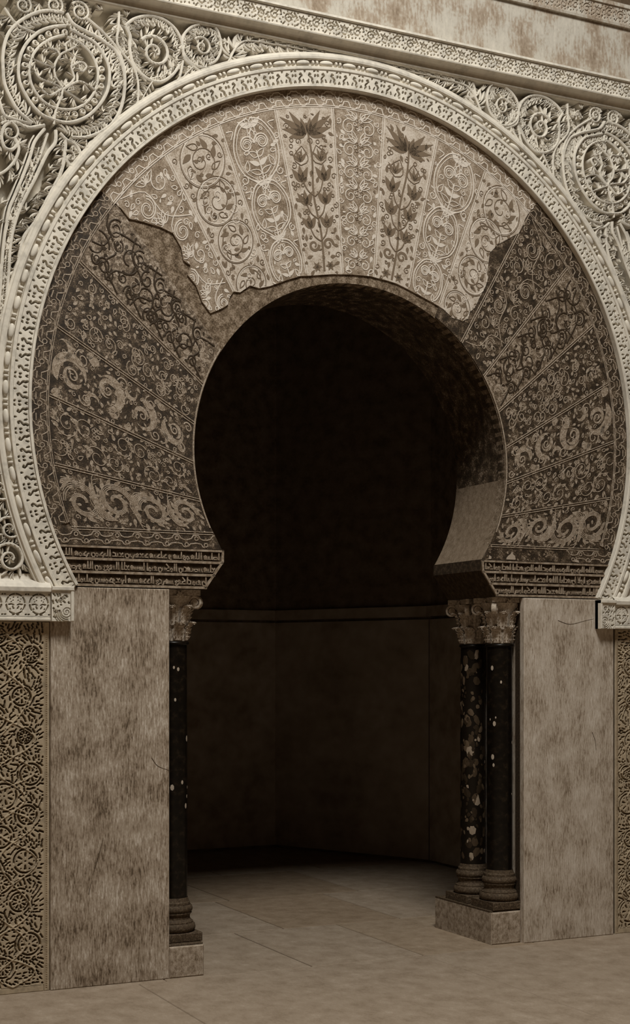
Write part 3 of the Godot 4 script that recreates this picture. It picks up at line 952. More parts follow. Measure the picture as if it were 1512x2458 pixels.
				p.drop(0.0, y + 0.06, PI * 0.5, 0.5, 0.13, false)
				for j in 6:
					p.drop(0.0, y + 0.165, TAU * j / 6.0, 0.3, 0.075, false)
				p.ring(0.12, y + 0.11, 0.06, 0.002)
				p.ring(-0.12, y + 0.11, 0.06, 0.002)
		"plants":   # pale ground with a dark flowering stem
			p.curve(0.0, 0.5, [Vector2(0, -3.2), Vector2(0.08, -1.6), Vector2(-0.06, 0.0), Vector2(0.08, 1.6), Vector2(0, 3.0)], 0.006, 0.005, true)
			for s in [-1.0, 1.0]:
				for j in 5:
					p.drop(0.06 * s, 0.86, PI * 0.5 - s * (0.2 + 0.36 * j), [0.6, 1.0, 1.15, 0.95, 0.7][j], 0.13, true, true)
				for e in [[0.34, 0.30], [0.36, 0.44], [0.40, 0.58]]:
					for j in 3:
						p.drop(float(e[0]) * s * 1.3, float(e[1]), PI * 0.5 + s * (0.55 - 0.55 * j), 0.68, 0.14, true, true)
					p.curve(0.0, float(e[1]), [Vector2(0, -0.6), Vector2(0.3 * s, -0.35), Vector2(0.45 * s, 0.05)], 0.004, 0.003, true)
				p.spir(0.4 * s, 0.2, 0.28, 0.08, 0.0, 1.2 * s, 0.008, 0.004, true)
				p.drop(0.45 * s, 0.68, PI * 0.5 + s * 0.2, 0.75, 0.3, false, true)
				for j in 4:
					p.drop(0.45 * s, 0.70, PI * 0.5 + 0.5 * (j - 1.5), 0.5, 0.07, true, true)
				for j in 6:
					p.drop(0.4 * s, 0.07, TAU * j / 6.0, 0.28, 0.08, true, true)
			for k in 26:
				p.ring((-0.62 if k % 2 else 0.6) + r.randf_range(-0.25, 0.25), [0.8, 0.52, 0.36][k % 3] + r.randf_range(-0.07, 0.05), 0.07, 0.0022, true, 8)
		"lace":
			for k in 7:
				var y := 0.08 + 0.14 * k
				for s in [-1.0, 1.0]:
					p.spir(0.42 * s, y, 0.3, 0.07, PI * 0.5, -1.3 * s, 0.003, 0.0022)
					for j in 3:
						p.drop(0.1 * s, y + 0.05, PI * 0.5 - s * (0.4 + 0.5 * j), 0.5, 0.09, false)
				for j in 6:
					p.ring(0.16 * cos(TAU * j / 6.0), y + 0.02 + 0.16 * sin(TAU * j / 6.0) * p.hw(y) / p.y_len, 0.07, 0.002, j % 2 == 0, 7)
			for k in 24:
				p.drop(r.randf_range(-0.9, 0.9), r.randf_range(0.03, 0.97), r.randf() * TAU, 0.16, 0.07, true, k % 2 == 0)

func sector(a0: float, a1: float, r_out: float, inset := 0.0) -> PackedVector2Array:
	var o := PackedVector2Array()
	for i in 7:
		var a := lerpf(a0, a1, i / 6.0)
		o.append(VC + Vector2(cos(a), sin(a)) * cut(VC, Vector2(cos(a), sin(a)), IC, IR + 0.004 + inset))
	for i in 7:
		var a := lerpf(a1, a0, i / 6.0)
		o.append(VC + Vector2(cos(a), sin(a)) * cut(VC, Vector2(cos(a), sin(a)), AC, r_out))
	return o

func solid(list: Array) -> Array:
	var o := []
	for q in list:
		if not Geometry2D.is_polygon_clockwise(q) and q.size() > 2:
			o.append(q)
	return o

func mosaic_arch() -> void:
	var t := thing("mosaic_arch", "arch of mosaic voussoirs, pale repainted middle between dark worn sides", "arch")
	# rough plaster bed behind the mosaic
	var bed := PackedVector2Array()
	var seg := 80
	for i in seg + 1:
		var a := lerpf(0.0, PI, float(i) / seg)
		bed.append(VC + Vector2(cos(a), sin(a)) * cut(VC, Vector2(cos(a), sin(a)), AC, 1.71))
	for i in seg + 1:
		var a := lerpf(PI, 0.0, float(i) / seg)
		bed.append(VC + Vector2(cos(a), sin(a)) * cut(VC, Vector2(cos(a), sin(a)), IC, IR))
	var b := MB.new()
	b.plate(bed, -0.07, -0.006)
	put("plaster_bed", b.mesh(), M.bare_plaster, t)
	var edge := pts(PLASTER_EDGE)   # outline of the repainted plaster, closed along the outer circle
	var top := PackedVector2Array(edge)
	var r0 := 1.705
	var e1 := (edge[edge.size() - 1] - AC).angle(); var e0 := (edge[0] - AC).angle()
	for i in 25:
		var a := lerpf(e1, e0, i / 24.0)
		top.append(AC + Vector2(cos(a), sin(a)) * r0)
	if Geometry2D.is_polygon_clockwise(top):
		top.reverse()
	var kinds := ["acanthus", "grapes", "volutes", "curls", "straps", "tendrils", "drops", "ogee", "plants", "lace"]
	for k in 19:
		var i := 19 - k   # from the left springing to the right one
		var a0 := deg_to_rad(JOINTS[i]); var a1 := deg_to_rad(JOINTS[i - 1])
		var kind: String = kinds[k if k < 10 else 18 - k]
		if k == 12:
			kind = "drops"
		elif k == 13:
			kind = "tendrils"
		var full := sector(a1, a0, BR)
		var up := k >= 5 and k <= 12
		var polys := []
		var rest := []
		if up:
			polys = solid(Geometry2D.intersect_polygons(full, top))
			if k == 12:
				rest = solid(Geometry2D.clip_polygons(full, top))
		elif k == 4 or k == 13:
			polys = solid(Geometry2D.clip_polygons(full, top))
		else:
			polys = [full]
		var ground: Material = M.mosaic_dark
		if kind in ["drops", "plants"]:
			ground = M.paint_pale
		elif up:
			ground = M.paint_mid
		elif kind in ["straps", "curls"]:
			ground = M.mosaic_worn if kind == "straps" else M.mosaic_dark
		var mb := MB.new()
		for q in polys:
			mb.plate(q, -0.012, 0.002 if up else 0.0)
		var vo := put("voussoir", mb.mesh(), ground, t)
		vo.set_meta("label", "voussoir with " + {"acanthus": "curling acanthus scrolls", "grapes": "vine scrolls and grapes", "volutes": "broad pale commas", "curls": "fine curled tendrils", "straps": "dark interlaced straps",
			"tendrils": "thin pale tendrils", "drops": "dark teardrop leaves in rings", "ogee": "paired volutes in ogee frames", "plants": "a dark flowering stem", "lace": "lacy rosettes"}[kind])
		var p := Pen.new()
		p.host = self
		p.a0 = a0
		p.a1 = a1
		p.polys = polys
		p.z = 0.002 if up else 0.0
		p.y_len = p.at(0, 1).distance_to(p.at(0, 0))
		motif(p, kind, 100 + k)
		match kind:
			"drops":
				p.fill(90, 50 + k, 0.032, true)
				p.fill(60, 80 + k, 0.022, false, true)
			"plants":
				p.fill(34, 50 + k, 0.034, true)
				p.fill(40, 80 + k, 0.02, true, true)
			"straps":
				p.fill(60, 50 + k, 0.026, false)
				p.fill(60, 80 + k, 0.022, true)
			"ogee", "lace", "tendrils":
				p.fill(80, 50 + k, 0.034, false, true)
				p.fill(60, 80 + k, 0.02, k % 2 == 0)
			_:
				p.fill(200, 50 + k, 0.026, false)
		var pl := p.pale.mesh(); var dk := p.dark.mesh()
		if pl.get_surface_count():
			put("pale_inlay", pl, M.paint_line if up else M.mosaic_gold, vo).set_meta("kind", "stuff")
		if dk.get_surface_count():
			put("dark_inlay", dk, M.paint_dark if up else M.mosaic_black, vo).set_meta("kind", "stuff")
		if rest.size():
			var rb := MB.new()
			for q in rest:
				rb.plate(q, -0.012, 0.0)
			put("worn_mosaic", rb.mesh(), M.mosaic_dark, vo)
	# double fillets on the joints
	for i in range(0, 20):
		var a := deg_to_rad(JOINTS[i])
		var d := Vector2(cos(a), sin(a))
		var s := Vector2(-d.y, d.x)
		var r_in := cut(VC, d, IC, IR + 0.006); var r_ou := cut(VC, d, AC, BR)
		var jb := MB.new()
		var up := i >= 7 and i <= 14
		for o in [-0.0055, 0.0055]:
			var run := PackedVector2Array()
			for j in 60:
				var q: Vector2 = VC + d * lerpf(r_in, r_ou, j / 59.0) + s * float(o)
				var ok := Geometry2D.is_point_in_polygon(q, top)
				if (up and not ok) or (not up and ok):
					if run.size() > 1:
						jb.strand(run, even(0.0026, run.size()), 0.003, 0.0)
					run = PackedVector2Array()
				else:
					run.append(q)
			if run.size() > 1:
				jb.strand(run, even(0.0026, run.size()), 0.003, 0.0)
		if jb.v.size():
			put("joint_fillet", jb.mesh(), M.paint_line if up else M.mosaic_gold, t)
	# chain border in three lengths: dark, pale, dark
	var lo := asin((2.15 - AC.y) / 1.66)
	for part in [[lo, e1, "dark"], [e1, e0, "pale"], [e0, PI - lo, "dark"]]:
		var c0: float = part[0]; var c1: float = part[1]
		var n := int(ceil((c1 - c0) / 0.03))
		var poly := PackedVector2Array()
		for j in n + 1:
			poly.append(AC + Vector2.from_angle(lerpf(c0, c1, float(j) / n)) * (BR + 0.001))
		for j in n + 1:
			poly.append(AC + Vector2.from_angle(lerpf(c1, c0, float(j) / n)) * 1.703)
		var mb := MB.new()
		mb.plate(poly, -0.012, 0.0)
		var bo := put("chain_border", mb.mesh(), M.paint_mid if part[2] == "pale" else M.mosaic_dark, t)
		var ln := MB.new()
		var unit := 0.098
		var cnt := int(round((c1 - c0) * 1.655 / unit))
		var du := (c1 - c0) / cnt
		var at := func(u: float, q: float) -> Vector2: return AC + Vector2.from_angle(c0 + u * du) * lerpf(BR, 1.703, q)
		for j in cnt:
			var f := PackedVector2Array()
			for o in [[0.0, 0.78], [0.1, 0.78], [0.2, 0.55], [0.3, 0.55], [0.4, 0.78], [0.5, 0.78], [0.6, 0.9], [0.9, 0.9], [1.0, 0.78]]:
				f.append(at.call(j + float(o[0]), float(o[1])))
			ln.strand(f, even(0.003, f.size()), 0.0016, 0.0)
			f = PackedVector2Array()
			for o in [[0.0, 0.22], [0.1, 0.22], [0.2, 0.1], [0.4, 0.1], [0.5, 0.22], [0.6, 0.46], [0.7, 0.46], [0.85, 0.46], [0.95, 0.22], [1.0, 0.22]]:
				f.append(at.call(j + float(o[0]), float(o[1])))
			ln.strand(f, even(0.003, f.size()), 0.0016, 0.0)
			var ring := spiral(at.call(j + 0.08, 0.5), 0.011, 0.011, 0, 1, 9)
			ln.strand(ring, even(0.0024, ring.size()), 0.0016, 0.0)
			f = PackedVector2Array([at.call(j + 0.55, 0.7), at.call(j + 0.9, 0.7)])
			ln.strand(f, even(0.003, 2), 0.0016, 0.0)
		for r in [BR + 0.004, BR + 0.013]:
			var f := PackedVector2Array()
			for j in n + 1:
				f.append(AC + Vector2.from_angle(lerpf(c0, c1, float(j) / n)) * r)
			ln.strand(f, even(0.0024, f.size()), 0.0025, 0.0)
		put("chain_lines", ln.mesh(), M.paint_line if part[2] == "pale" else M.mosaic_gold, bo)
	# pale line along the inner edge of the lower voussoirs
	for s in [[5.0, 50.0], [130.0, 178.0]]:
		var f := PackedVector2Array()
		for j in 30:
			var a := deg_to_rad(lerpf(s[0], s[1], j / 29.0))
			f.append(VC + Vector2.from_angle(a) * cut(VC, Vector2.from_angle(a), IC, IR + 0.008))
		var eb := MB.new()
		eb.strand(f, even(0.0045, f.size()), 0.004, 0.0)
		put("edge_fillet", eb.mesh(), M.mosaic_gold, t)
	# flat chain bands under the lowest voussoirs
	for s in [-1.0, 1.0]:
		var mb := MB.new()
		mb.plate(PackedVector2Array([Vector2(s * 0.752, 2.064), Vector2(s * 1.585, 2.064), Vector2(s * 1.614, 2.15), Vector2(s * 0.797, 2.15)]), -0.07, 0.0)
		var bo := put("springing_band", mb.mesh(), M.mosaic_dark, t)
		var ln := MB.new()
		for j in 8:
			var x0 := 0.79 + j * 0.1
			if s > 0.0 and j < 5:
				continue
			var f := PackedVector2Array()
			for o in [[0.0, 2.128], [0.01, 2.128], [0.02, 2.112], [0.04, 2.106], [0.06, 2.106], [0.075, 2.112], [0.085, 2.128], [0.1, 2.128]]:
				f.append(Vector2(s * (x0 + float(o[0])), float(o[1])))
			ln.strand(f, even(0.0034, f.size()), 0.0018, 0.0)
			f = PackedVector2Array()
			for o in [[0.0, 2.07], [0.012, 2.074], [0.02, 2.086], [0.045, 2.09], [0.075, 2.086], [0.085, 2.074], [0.1, 2.07]]:
				f.append(Vector2(s * (x0 + 0.05 + float(o[0])), float(o[1])))
			ln.strand(f, even(0.0034, f.size()), 0.0018, 0.0)
			f = spiral(Vector2(s * (x0 + 0.095), 2.112), 0.009, 0.009, 0, 1, 9)
			ln.strand(f, even(0.003, f.size()), 0.003, 0.0)
			f = spiral(Vector2(s * (x0 + 0.045), 2.082), 0.009, 0.009, 0, 1, 9)
			ln.strand(f, even(0.003, f.size()), 0.003, 0.0)
		put("chain_lines", ln.mesh(), M.mosaic_gold, bo)
		# bare chips where tesserae have fallen
		for k in 46 if s > 0.0 else 16:
			var c := Vector2(s * (rng.randf_range(0.78, 1.2) if s > 0.0 else rng.randf_range(0.8, 1.5)), rng.randf_range(2.07, 2.142))
			var q := PackedVector2Array()
			var rr := rng.randf_range(0.003, 0.008)
			for j in 6:
				q.append(c + Vector2.from_angle(TAU * j / 6.0) * rr * rng.randf_range(0.5, 1.3))
			var cb := MB.new()
			cb.plate(q, 0.0, 0.002)
			put("plaster_chip", cb.mesh(), M.bare_plaster, bo)
		if s > 0.0:
			for ch in [[0.898, 2.069, 0.955, 2.069, 0.953, 2.09, 0.94, 2.098, 0.935, 2.112, 0.925, 2.098, 0.912, 2.09, 0.9, 2.078], [0.785, 2.068, 0.80, 2.068, 0.803, 2.08, 0.79, 2.088], [1.345, 2.07, 1.375, 2.066, 1.37, 2.078, 1.35, 2.084]]:
				var cb := MB.new()
				cb.plate(pts(ch), 0.0, 0.003)
				put("plaster_chip", cb.mesh(), M.chip, bo)

# ---------------------------------------------------------------- wall core, soffit, imposts
func wall_outline(half: float, top_y: float, arch_r: float, low_half: float) -> PackedVector2Array:
	var o := PackedVector2Array([Vector2(low_half, 0.0), Vector2(half, 0.0), Vector2(half, top_y), Vector2(-half, top_y), Vector2(-half, 0.0), Vector2(-low_half, 0.0), Vector2(-low_half, 1.866)])
	var a := asin((2.064 - IC.y) / arch_r)
	o.append(Vector2(-0.98, 1.866)); o.append(Vector2(-0.98, 2.064))
	for i in 49:
		var b := lerpf(PI - a, a, i / 48.0)
		o.append(IC + Vector2(cos(b), sin(b)) * arch_r)
	o.append(Vector2(0.98, 2.064)); o.append(Vector2(0.98, 1.866)); o.append(Vector2(low_half, 1.866))
	return o

func soffit() -> void:
	var t := thing("arch_soffit", "curved underside of the horseshoe arch, dim mosaic above a pale plastered springing", "arch soffit", Vector3(IC.x, IC.y, 0.0))
	var low := asin((2.066 - IC.y) / IR)
	var mid := asin((2.50 - IC.y) / IR)
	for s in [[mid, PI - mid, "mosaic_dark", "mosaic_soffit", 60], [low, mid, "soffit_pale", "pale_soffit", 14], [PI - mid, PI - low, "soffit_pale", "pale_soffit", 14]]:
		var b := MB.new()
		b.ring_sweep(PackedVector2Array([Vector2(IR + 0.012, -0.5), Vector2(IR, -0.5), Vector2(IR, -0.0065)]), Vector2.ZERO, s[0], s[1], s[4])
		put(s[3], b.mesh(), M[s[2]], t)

# angular script: strokes of each letter, drawn from right (0) to left; [width, strokes...]
const GLYPH := {
	"A": [0.24, [0.12, 0.98, 0.12, 0.16]],
	"L": [0.30, [0.1, 0.98, 0.1, 0.16, 0.3, 0.16]],
	"B": [0.28, [0.0, 0.16, 0.28, 0.16], [0.14, 0.16, 0.14, 0.46]],
	"S": [0.56, [0.0, 0.16, 0.56, 0.16], [0.1, 0.16, 0.1, 0.46], [0.28, 0.16, 0.28, 0.44], [0.46, 0.16, 0.46, 0.44]],
	"H": [0.44, [0.0, 0.16, 0.44, 0.16], [0.06, 0.58, 0.34, 0.18]],
	"D": [0.36, [0.3, 0.62, 0.08, 0.52, 0.08, 0.16, 0.36, 0.16]],
	"K": [0.48, [0.42, 0.9, 0.12, 0.56, 0.1, 0.5, 0.42, 0.42, 0.42, 0.16], [0.0, 0.16, 0.48, 0.16]],
	"R": [0.28, [0.06, 0.40, 0.16, 0.34, 0.2, 0.12, 0.3, 0.0]],
	"W": [0.36, [0.22, 0.28, 0.1, 0.30, 0.08, 0.46, 0.2, 0.54, 0.28, 0.42, 0.26, 0.1, 0.06, 0.0]],
	"M": [0.38, [0.0, 0.16, 0.08, 0.16, 0.06, 0.34, 0.18, 0.46, 0.3, 0.34, 0.28, 0.14, 0.16, 0.06, 0.08, 0.16], [0.28, 0.16, 0.38, 0.16]],
	"O": [0.40, [0.0, 0.16, 0.06, 0.16, 0.08, 0.5, 0.22, 0.62, 0.34, 0.46, 0.32, 0.16, 0.06, 0.16], [0.2, 0.18, 0.2, 0.44]],
	"E": [0.44, [0.06, 0.56, 0.2, 0.32, 0.34, 0.56], [0.0, 0.16, 0.44, 0.16], [0.2, 0.32, 0.2, 0.16]],
	"F": [0.38, [0.12, 0.16, 0.14, 0.32, 0.08, 0.46, 0.2, 0.58, 0.3, 0.46, 0.24, 0.34, 0.14, 0.34], [0.0, 0.16, 0.38, 0.16]],
	"N": [0.40, [0.0, 0.34, 0.1, 0.5, 0.3, 0.48, 0.34, 0.2, 0.24, 0.0, 0.06, 0.02]],
	"Y": [0.44, [0.02, 0.4, 0.14, 0.5, 0.3, 0.44, 0.2, 0.24, 0.36, 0.06, 0.14, 0.0, 0.02, 0.04]],
	"Q": [0.54, [0.04, 0.16, 0.08, 0.42, 0.44, 0.42, 0.46, 0.16], [0.0, 0.16, 0.54, 0.16]],
	"T": [0.54, [0.04, 0.16, 0.08, 0.42, 0.44, 0.42, 0.46, 0.16], [0.0, 0.16, 0.54, 0.16], [0.14, 0.98, 0.14, 0.42]],
	"X": [0.44, [0.06, 0.98, 0.14, 0.4, 0.34, 0.16, 0.1, 0.16, 0.26, 0.4, 0.38, 0.98]],
	"Z": [0.60, [0.0, 0.16, 0.6, 0.16, 0.6, 0.4], [0.06, 0.16, 0.06, 0.42]],
	" ": [0.16],
}

func write_row(text: String, x_left: float, x_right: float, y0: float, hgt: float, z: float, parent: Node3D) -> void:
	var total := 0.0
	for c in text:
		total += float(GLYPH[c][0])
	var k := (x_right - x_left) / total
	var x := x_right
	var kx := k
	var word := MB.new()
	for i in text.length() + 1:
		var c := text[i] if i < text.length() else " "
		if c == " ":
			if word.v.size():
				put("word", word.mesh(), M.inscription_marble, parent)
			word = MB.new()
			x -= 0.16 * kx
			continue
		var g: Array = GLYPH[c]
		for s in range(1, g.size()):
			var p := PackedVector2Array()
			for j in range(0, g[s].size(), 2):
				p.append(Vector2(x - float(g[s][j]) * kx, y0 + float(g[s][j + 1]) * hgt))
			var d0 := (p[0] - p[1]).normalized() * 0.0026
			p[0] += d0
			p[p.size() - 1] += (p[p.size() - 1] - p[p.size() - 2]).normalized() * 0.0026
			word.strand(p, even(0.003, p.size()), 0.008, z, true)
		x -= float(g[0]) * kx

func impost(s: float, rows: Array, label: String) -> void:
	var t := thing("impost_block", label, "impost", Vector3.ZERO, "inscribed imposts of the arch")
	# profile in the wall plane: straight above, chamfered below, running back into the passage
	var prof := PackedVector2Array([Vector2(s * 0.742, 2.064), Vector2(s * 0.742, 2.006), Vector2(s * 0.836, 1.87), Vector2(s * 1.515, 1.87), Vector2(s * 1.575, 2.064)])
	var b := MB.new()
	b.plate(prof, -0.07, -0.006, true)
	b.plate(PackedVector2Array([Vector2(s * 0.742, 2.064), Vector2(s * 0.742, 2.006), Vector2(s * 0.836, 1.87), Vector2(s * 0.979, 1.87), Vector2(s * 0.979, 2.064)]), -0.5, -0.07, true)
	put("block", b.mesh(), M.inscription_field, t)
	var f := MB.new()
	var ys := [2.056, 1.999, 1.937, 1.876]
	for i in 4:
		var y: float = ys[i]
		var xi := 0.742 if y > 2.006 else lerpf(0.742, 0.836, (2.006 - y) / 0.136)
		var xo := lerpf(1.515, 1.575, (y - 1.87) / 0.194)
		var w := 0.006 if i > 0 else 0.005
		f.plate(PackedVector2Array([Vector2(s * xi, y - w), Vector2(s * xo, y - w), Vector2(s * xo, y + w), Vector2(s * xi, y + w)]), -0.006, 0.006)
	for e in [[0.742, 2.06, 0.742, 2.006, 0.836, 1.872]]:
		var p := pts(e, s)
		for k in p.size():
			p[k] += Vector2(s * 0.006, 0.0)
		f.strand(p, even(0.006, p.size()), 0.012, -0.006, true)
	put("fillet", f.mesh(), M.inscription_marble, t)
	for i in 3:
		var y0: float = float(ys[i + 1]) + 0.010
		var hgt: float = float(ys[i]) - float(ys[i + 1]) - 0.020
		var ym := y0 + hgt * 0.5
		var xi := 0.762 if ym > 2.006 else lerpf(0.762, 0.856, (2.006 - ym) / 0.136)
		var xo := lerpf(1.505, 1.565, (ym - 1.87) / 0.194) - 0.012
		var holder := MB.new()   # thin tablet that carries one line of writing
		holder.plate(PackedVector2Array([Vector2(s * (xi - 0.006), y0 - 0.002), Vector2(s * (xo + 0.004), y0 - 0.002), Vector2(s * (xo + 0.004), y0 + hgt + 0.002), Vector2(s * (xi - 0.006), y0 + hgt + 0.002)]), -0.008, -0.005)
		var row := put("inscription_line", holder.mesh(), M.inscription_field, t)
		write_row(rows[i], minf(s * xi, s * xo), maxf(s * xi, s * xo), y0, hgt, -0.005, row)

# ---------------------------------------------------------------- dado
func dado_slab(s: float, m: Material, label: String) -> void:
	var t := thing("dado_slab", label, "stone slab", Vector3.ZERO, "plain slabs flanking the doorway")
	var b := MB.new()
	var x0 := 1.0 if s > 0 else -1.612
	var x1 := 1.597 if s > 0 else -1.03
	b.box(Vector3(x0, 0.0, -0.02), Vector3(x1, 1.864, 0.02), 0.004)
	b.box(Vector3(1.062 if s > 0 else -1.612, 0.0, -0.07), Vector3(1.597 if s > 0 else -1.062, 1.864, -0.0202))
	put("slab", b.mesh(), m, t)
	var mj := MB.new()  # strips filling the grooves beside the slab, groove shade put into their colour
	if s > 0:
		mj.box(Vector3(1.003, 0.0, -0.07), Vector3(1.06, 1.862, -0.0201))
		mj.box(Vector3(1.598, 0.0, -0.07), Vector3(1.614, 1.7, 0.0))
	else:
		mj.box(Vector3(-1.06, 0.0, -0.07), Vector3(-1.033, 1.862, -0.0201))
	put("shade_strip", mj.mesh(), M.groove_shade, t)
	# a few cracks and gouges: thin slivers of darker mortar filling
	var list := [[-1.40, 0.55, -1.375, 0.63, -1.36, 0.69], [-1.43, 0.43, -1.42, 0.48], [-1.12, 1.06, -1.09, 1.02, -1.04, 1.0, -1.03, 0.99]] if s < 0 else [[1.22, 1.745, 1.30, 1.725, 1.40, 1.745, 1.46, 1.757], [1.45, 1.13, 1.47, 1.08, 1.475, 1.03]]
	for e in list:
		var c := MB.new()
		var p := smooth(pts(e), 4)
		c.strand(p, taper(0.0022, 0.0008, p.size()), 0.001, 0.0198)
		put("crack", c.mesh(), M.base_stone, t)

func dado_panel(s: float, label: String) -> void:
	var t := thing("arabesque_panel", label, "stucco carving", Vector3.ZERO, "carved dado panels beside the slabs")
	var x0 := -1.93 if s < 0 else 1.633
	var x1 := -1.64 if s < 0 else 1.923
	var y0 := 0.03
	var y1 := 1.70
	var h := HF.new(x1 - x0, y1 - y0, 0.0022)
	var r := RandomNumberGenerator.new()
	r.seed = 7 if s < 0 else 19
	var W := x1 - x0
	var H := y1 - y0
	var D := 0.028
	# medallions strung on two interlacing stems
	var cs := []
	var y := 0.09
	var k := 0
	while y < H - 0.05:
		var rad := r.randf_range(0.034, 0.058)
		cs.append([Vector2(W * (0.30 if k % 2 == 0 else 0.70) + r.randf_range(-0.03, 0.03), y), rad])
		y += 0.05 + rad * r.randf_range(0.8, 1.2)
		k += 1
	var gone := []
	for c in cs:
		var o: Vector2 = c[0]
		var rad: float = c[1]
		var st := r.randf() * TAU
		for q in 3:   # groove round the medallion, broken in three
			var p := PackedVector2Array()
			for i in 9:
				p.append(o + Vector2.from_angle(st + TAU * (q / 3.0 + 0.27 * i / 8.0)) * rad)
			h.path(p, 0.0048, 0.0042, D)
		var n := 6 + (r.randi() % 3)
		for i in n:
			var d := Vector2.from_angle(st + TAU * i / n)
			h.stroke(o + d * rad * 0.36, o + d * rad * 0.66, 0.0030, 0.0056, D)
			var e := Vector2.from_angle(st + TAU * (i + 0.5) / n)
			h.stroke(o + e * rad * 0.76, o + e * rad * 0.74, 0.0030, 0.0030, D * 0.8)
		h.stroke(o, o + Vector2(0.0005, 0), 0.0036, 0.0036, D * 0.8)
		gone.append(c)
	# leaves between: darts thrown until the ground is full
	var spots := []
	for tries in 7500:
		var q := Vector2(r.randf_range(0.006, W - 0.006), r.randf_range(0.006, H - 0.006))
		var ok := true
		var near := 1e9
		var dir := Vector2.RIGHT
		for c in gone:
			var e: float = q.distance_to(c[0]) - float(c[1])
			if e < 0.011:
				ok = false
				break
			if e < near:
				near = e
				dir = q - c[0]
		if not ok:
			continue
		var a := dir.angle() + (PI * 0.5 if near < 0.02 else 0.5)
		var l := r.randf_range(0.001, 0.012)
		for o in spots:
			if q.distance_to(o[0]) < 0.0086 + (l + float(o[1])) * 0.42:
				ok = false
				break
		if not ok:
			continue
		spots.append([q, l])
		var d := Vector2.from_angle(a) * l
		h.stroke(q - d, q + d, r.randf_range(0.003, 0.005), r.randf_range(0.0028, 0.0042), D)
	# raised stems over the holes
	for ph in [0.0, PI]:
		var p := PackedVector2Array()
		var i := 0
		while i * 0.012 < H:
			var yy := i * 0.012
			p.append(Vector2(W * 0.5 + W * (0.3 + 0.1 * sin(yy * 9.0 + ph)) * sin(yy / 0.31 * TAU + ph + 0.8 * sin(yy * 7.0)), yy))
			i += 1
		h.path(p, 0.0052, 0.0052, -0.004, 0.8)
	var e := 0.0
	put("carved_field", h.mesh(Vector3(x0, y0, 0.0105)), M.stucco_dado, t)
	var b := MB.new()
	b.box(Vector3(x0 - 0.35 if s < 0 else x0 - 0.012, 0.0, -0.07), Vector3(x1 + 0.012 if s < 0 else x1 + 0.35, y1, -0.035))
	put("backing", b.mesh(), M.stucco_dado, t)
	# border: flat strip with a row of small beads, plain foot
	var f := MB.new()
	var bx0 := -1.64 if s < 0 else 1.615
	f.box(Vector3(bx0, 0.0, -0.07), Vector3(bx0 + (0.026 if s < 0 else 0.018), y1, 0.012), 0.003)
	put("border_strip", f.mesh(), M.stucco_dado, t)
	f = MB.new()
	f.box(Vector3(x0 - (0.35 if s < 0 else 0.0), 0.0, -0.07), Vector3(x1 + (0.0 if s < 0 else 0.35), y0, 0.01), 0.003)
	put("foot_strip", f.mesh(), M.stucco_dado, t)
	var bm := MB.new()
	for i in 200:
		var c := Vector2(bx0 + 0.011, 0.02 + i * 0.0083)
		bm.strand(PackedVector2Array([c - Vector2(0.004, 0), c + Vector2(0.004, 0)]), even(0.0024, 2), 0.003, 0.012)
	var row := put("bead_row", bm.mesh(), M.stucco_dado, t)
	row.set_meta("kind", "stuff")

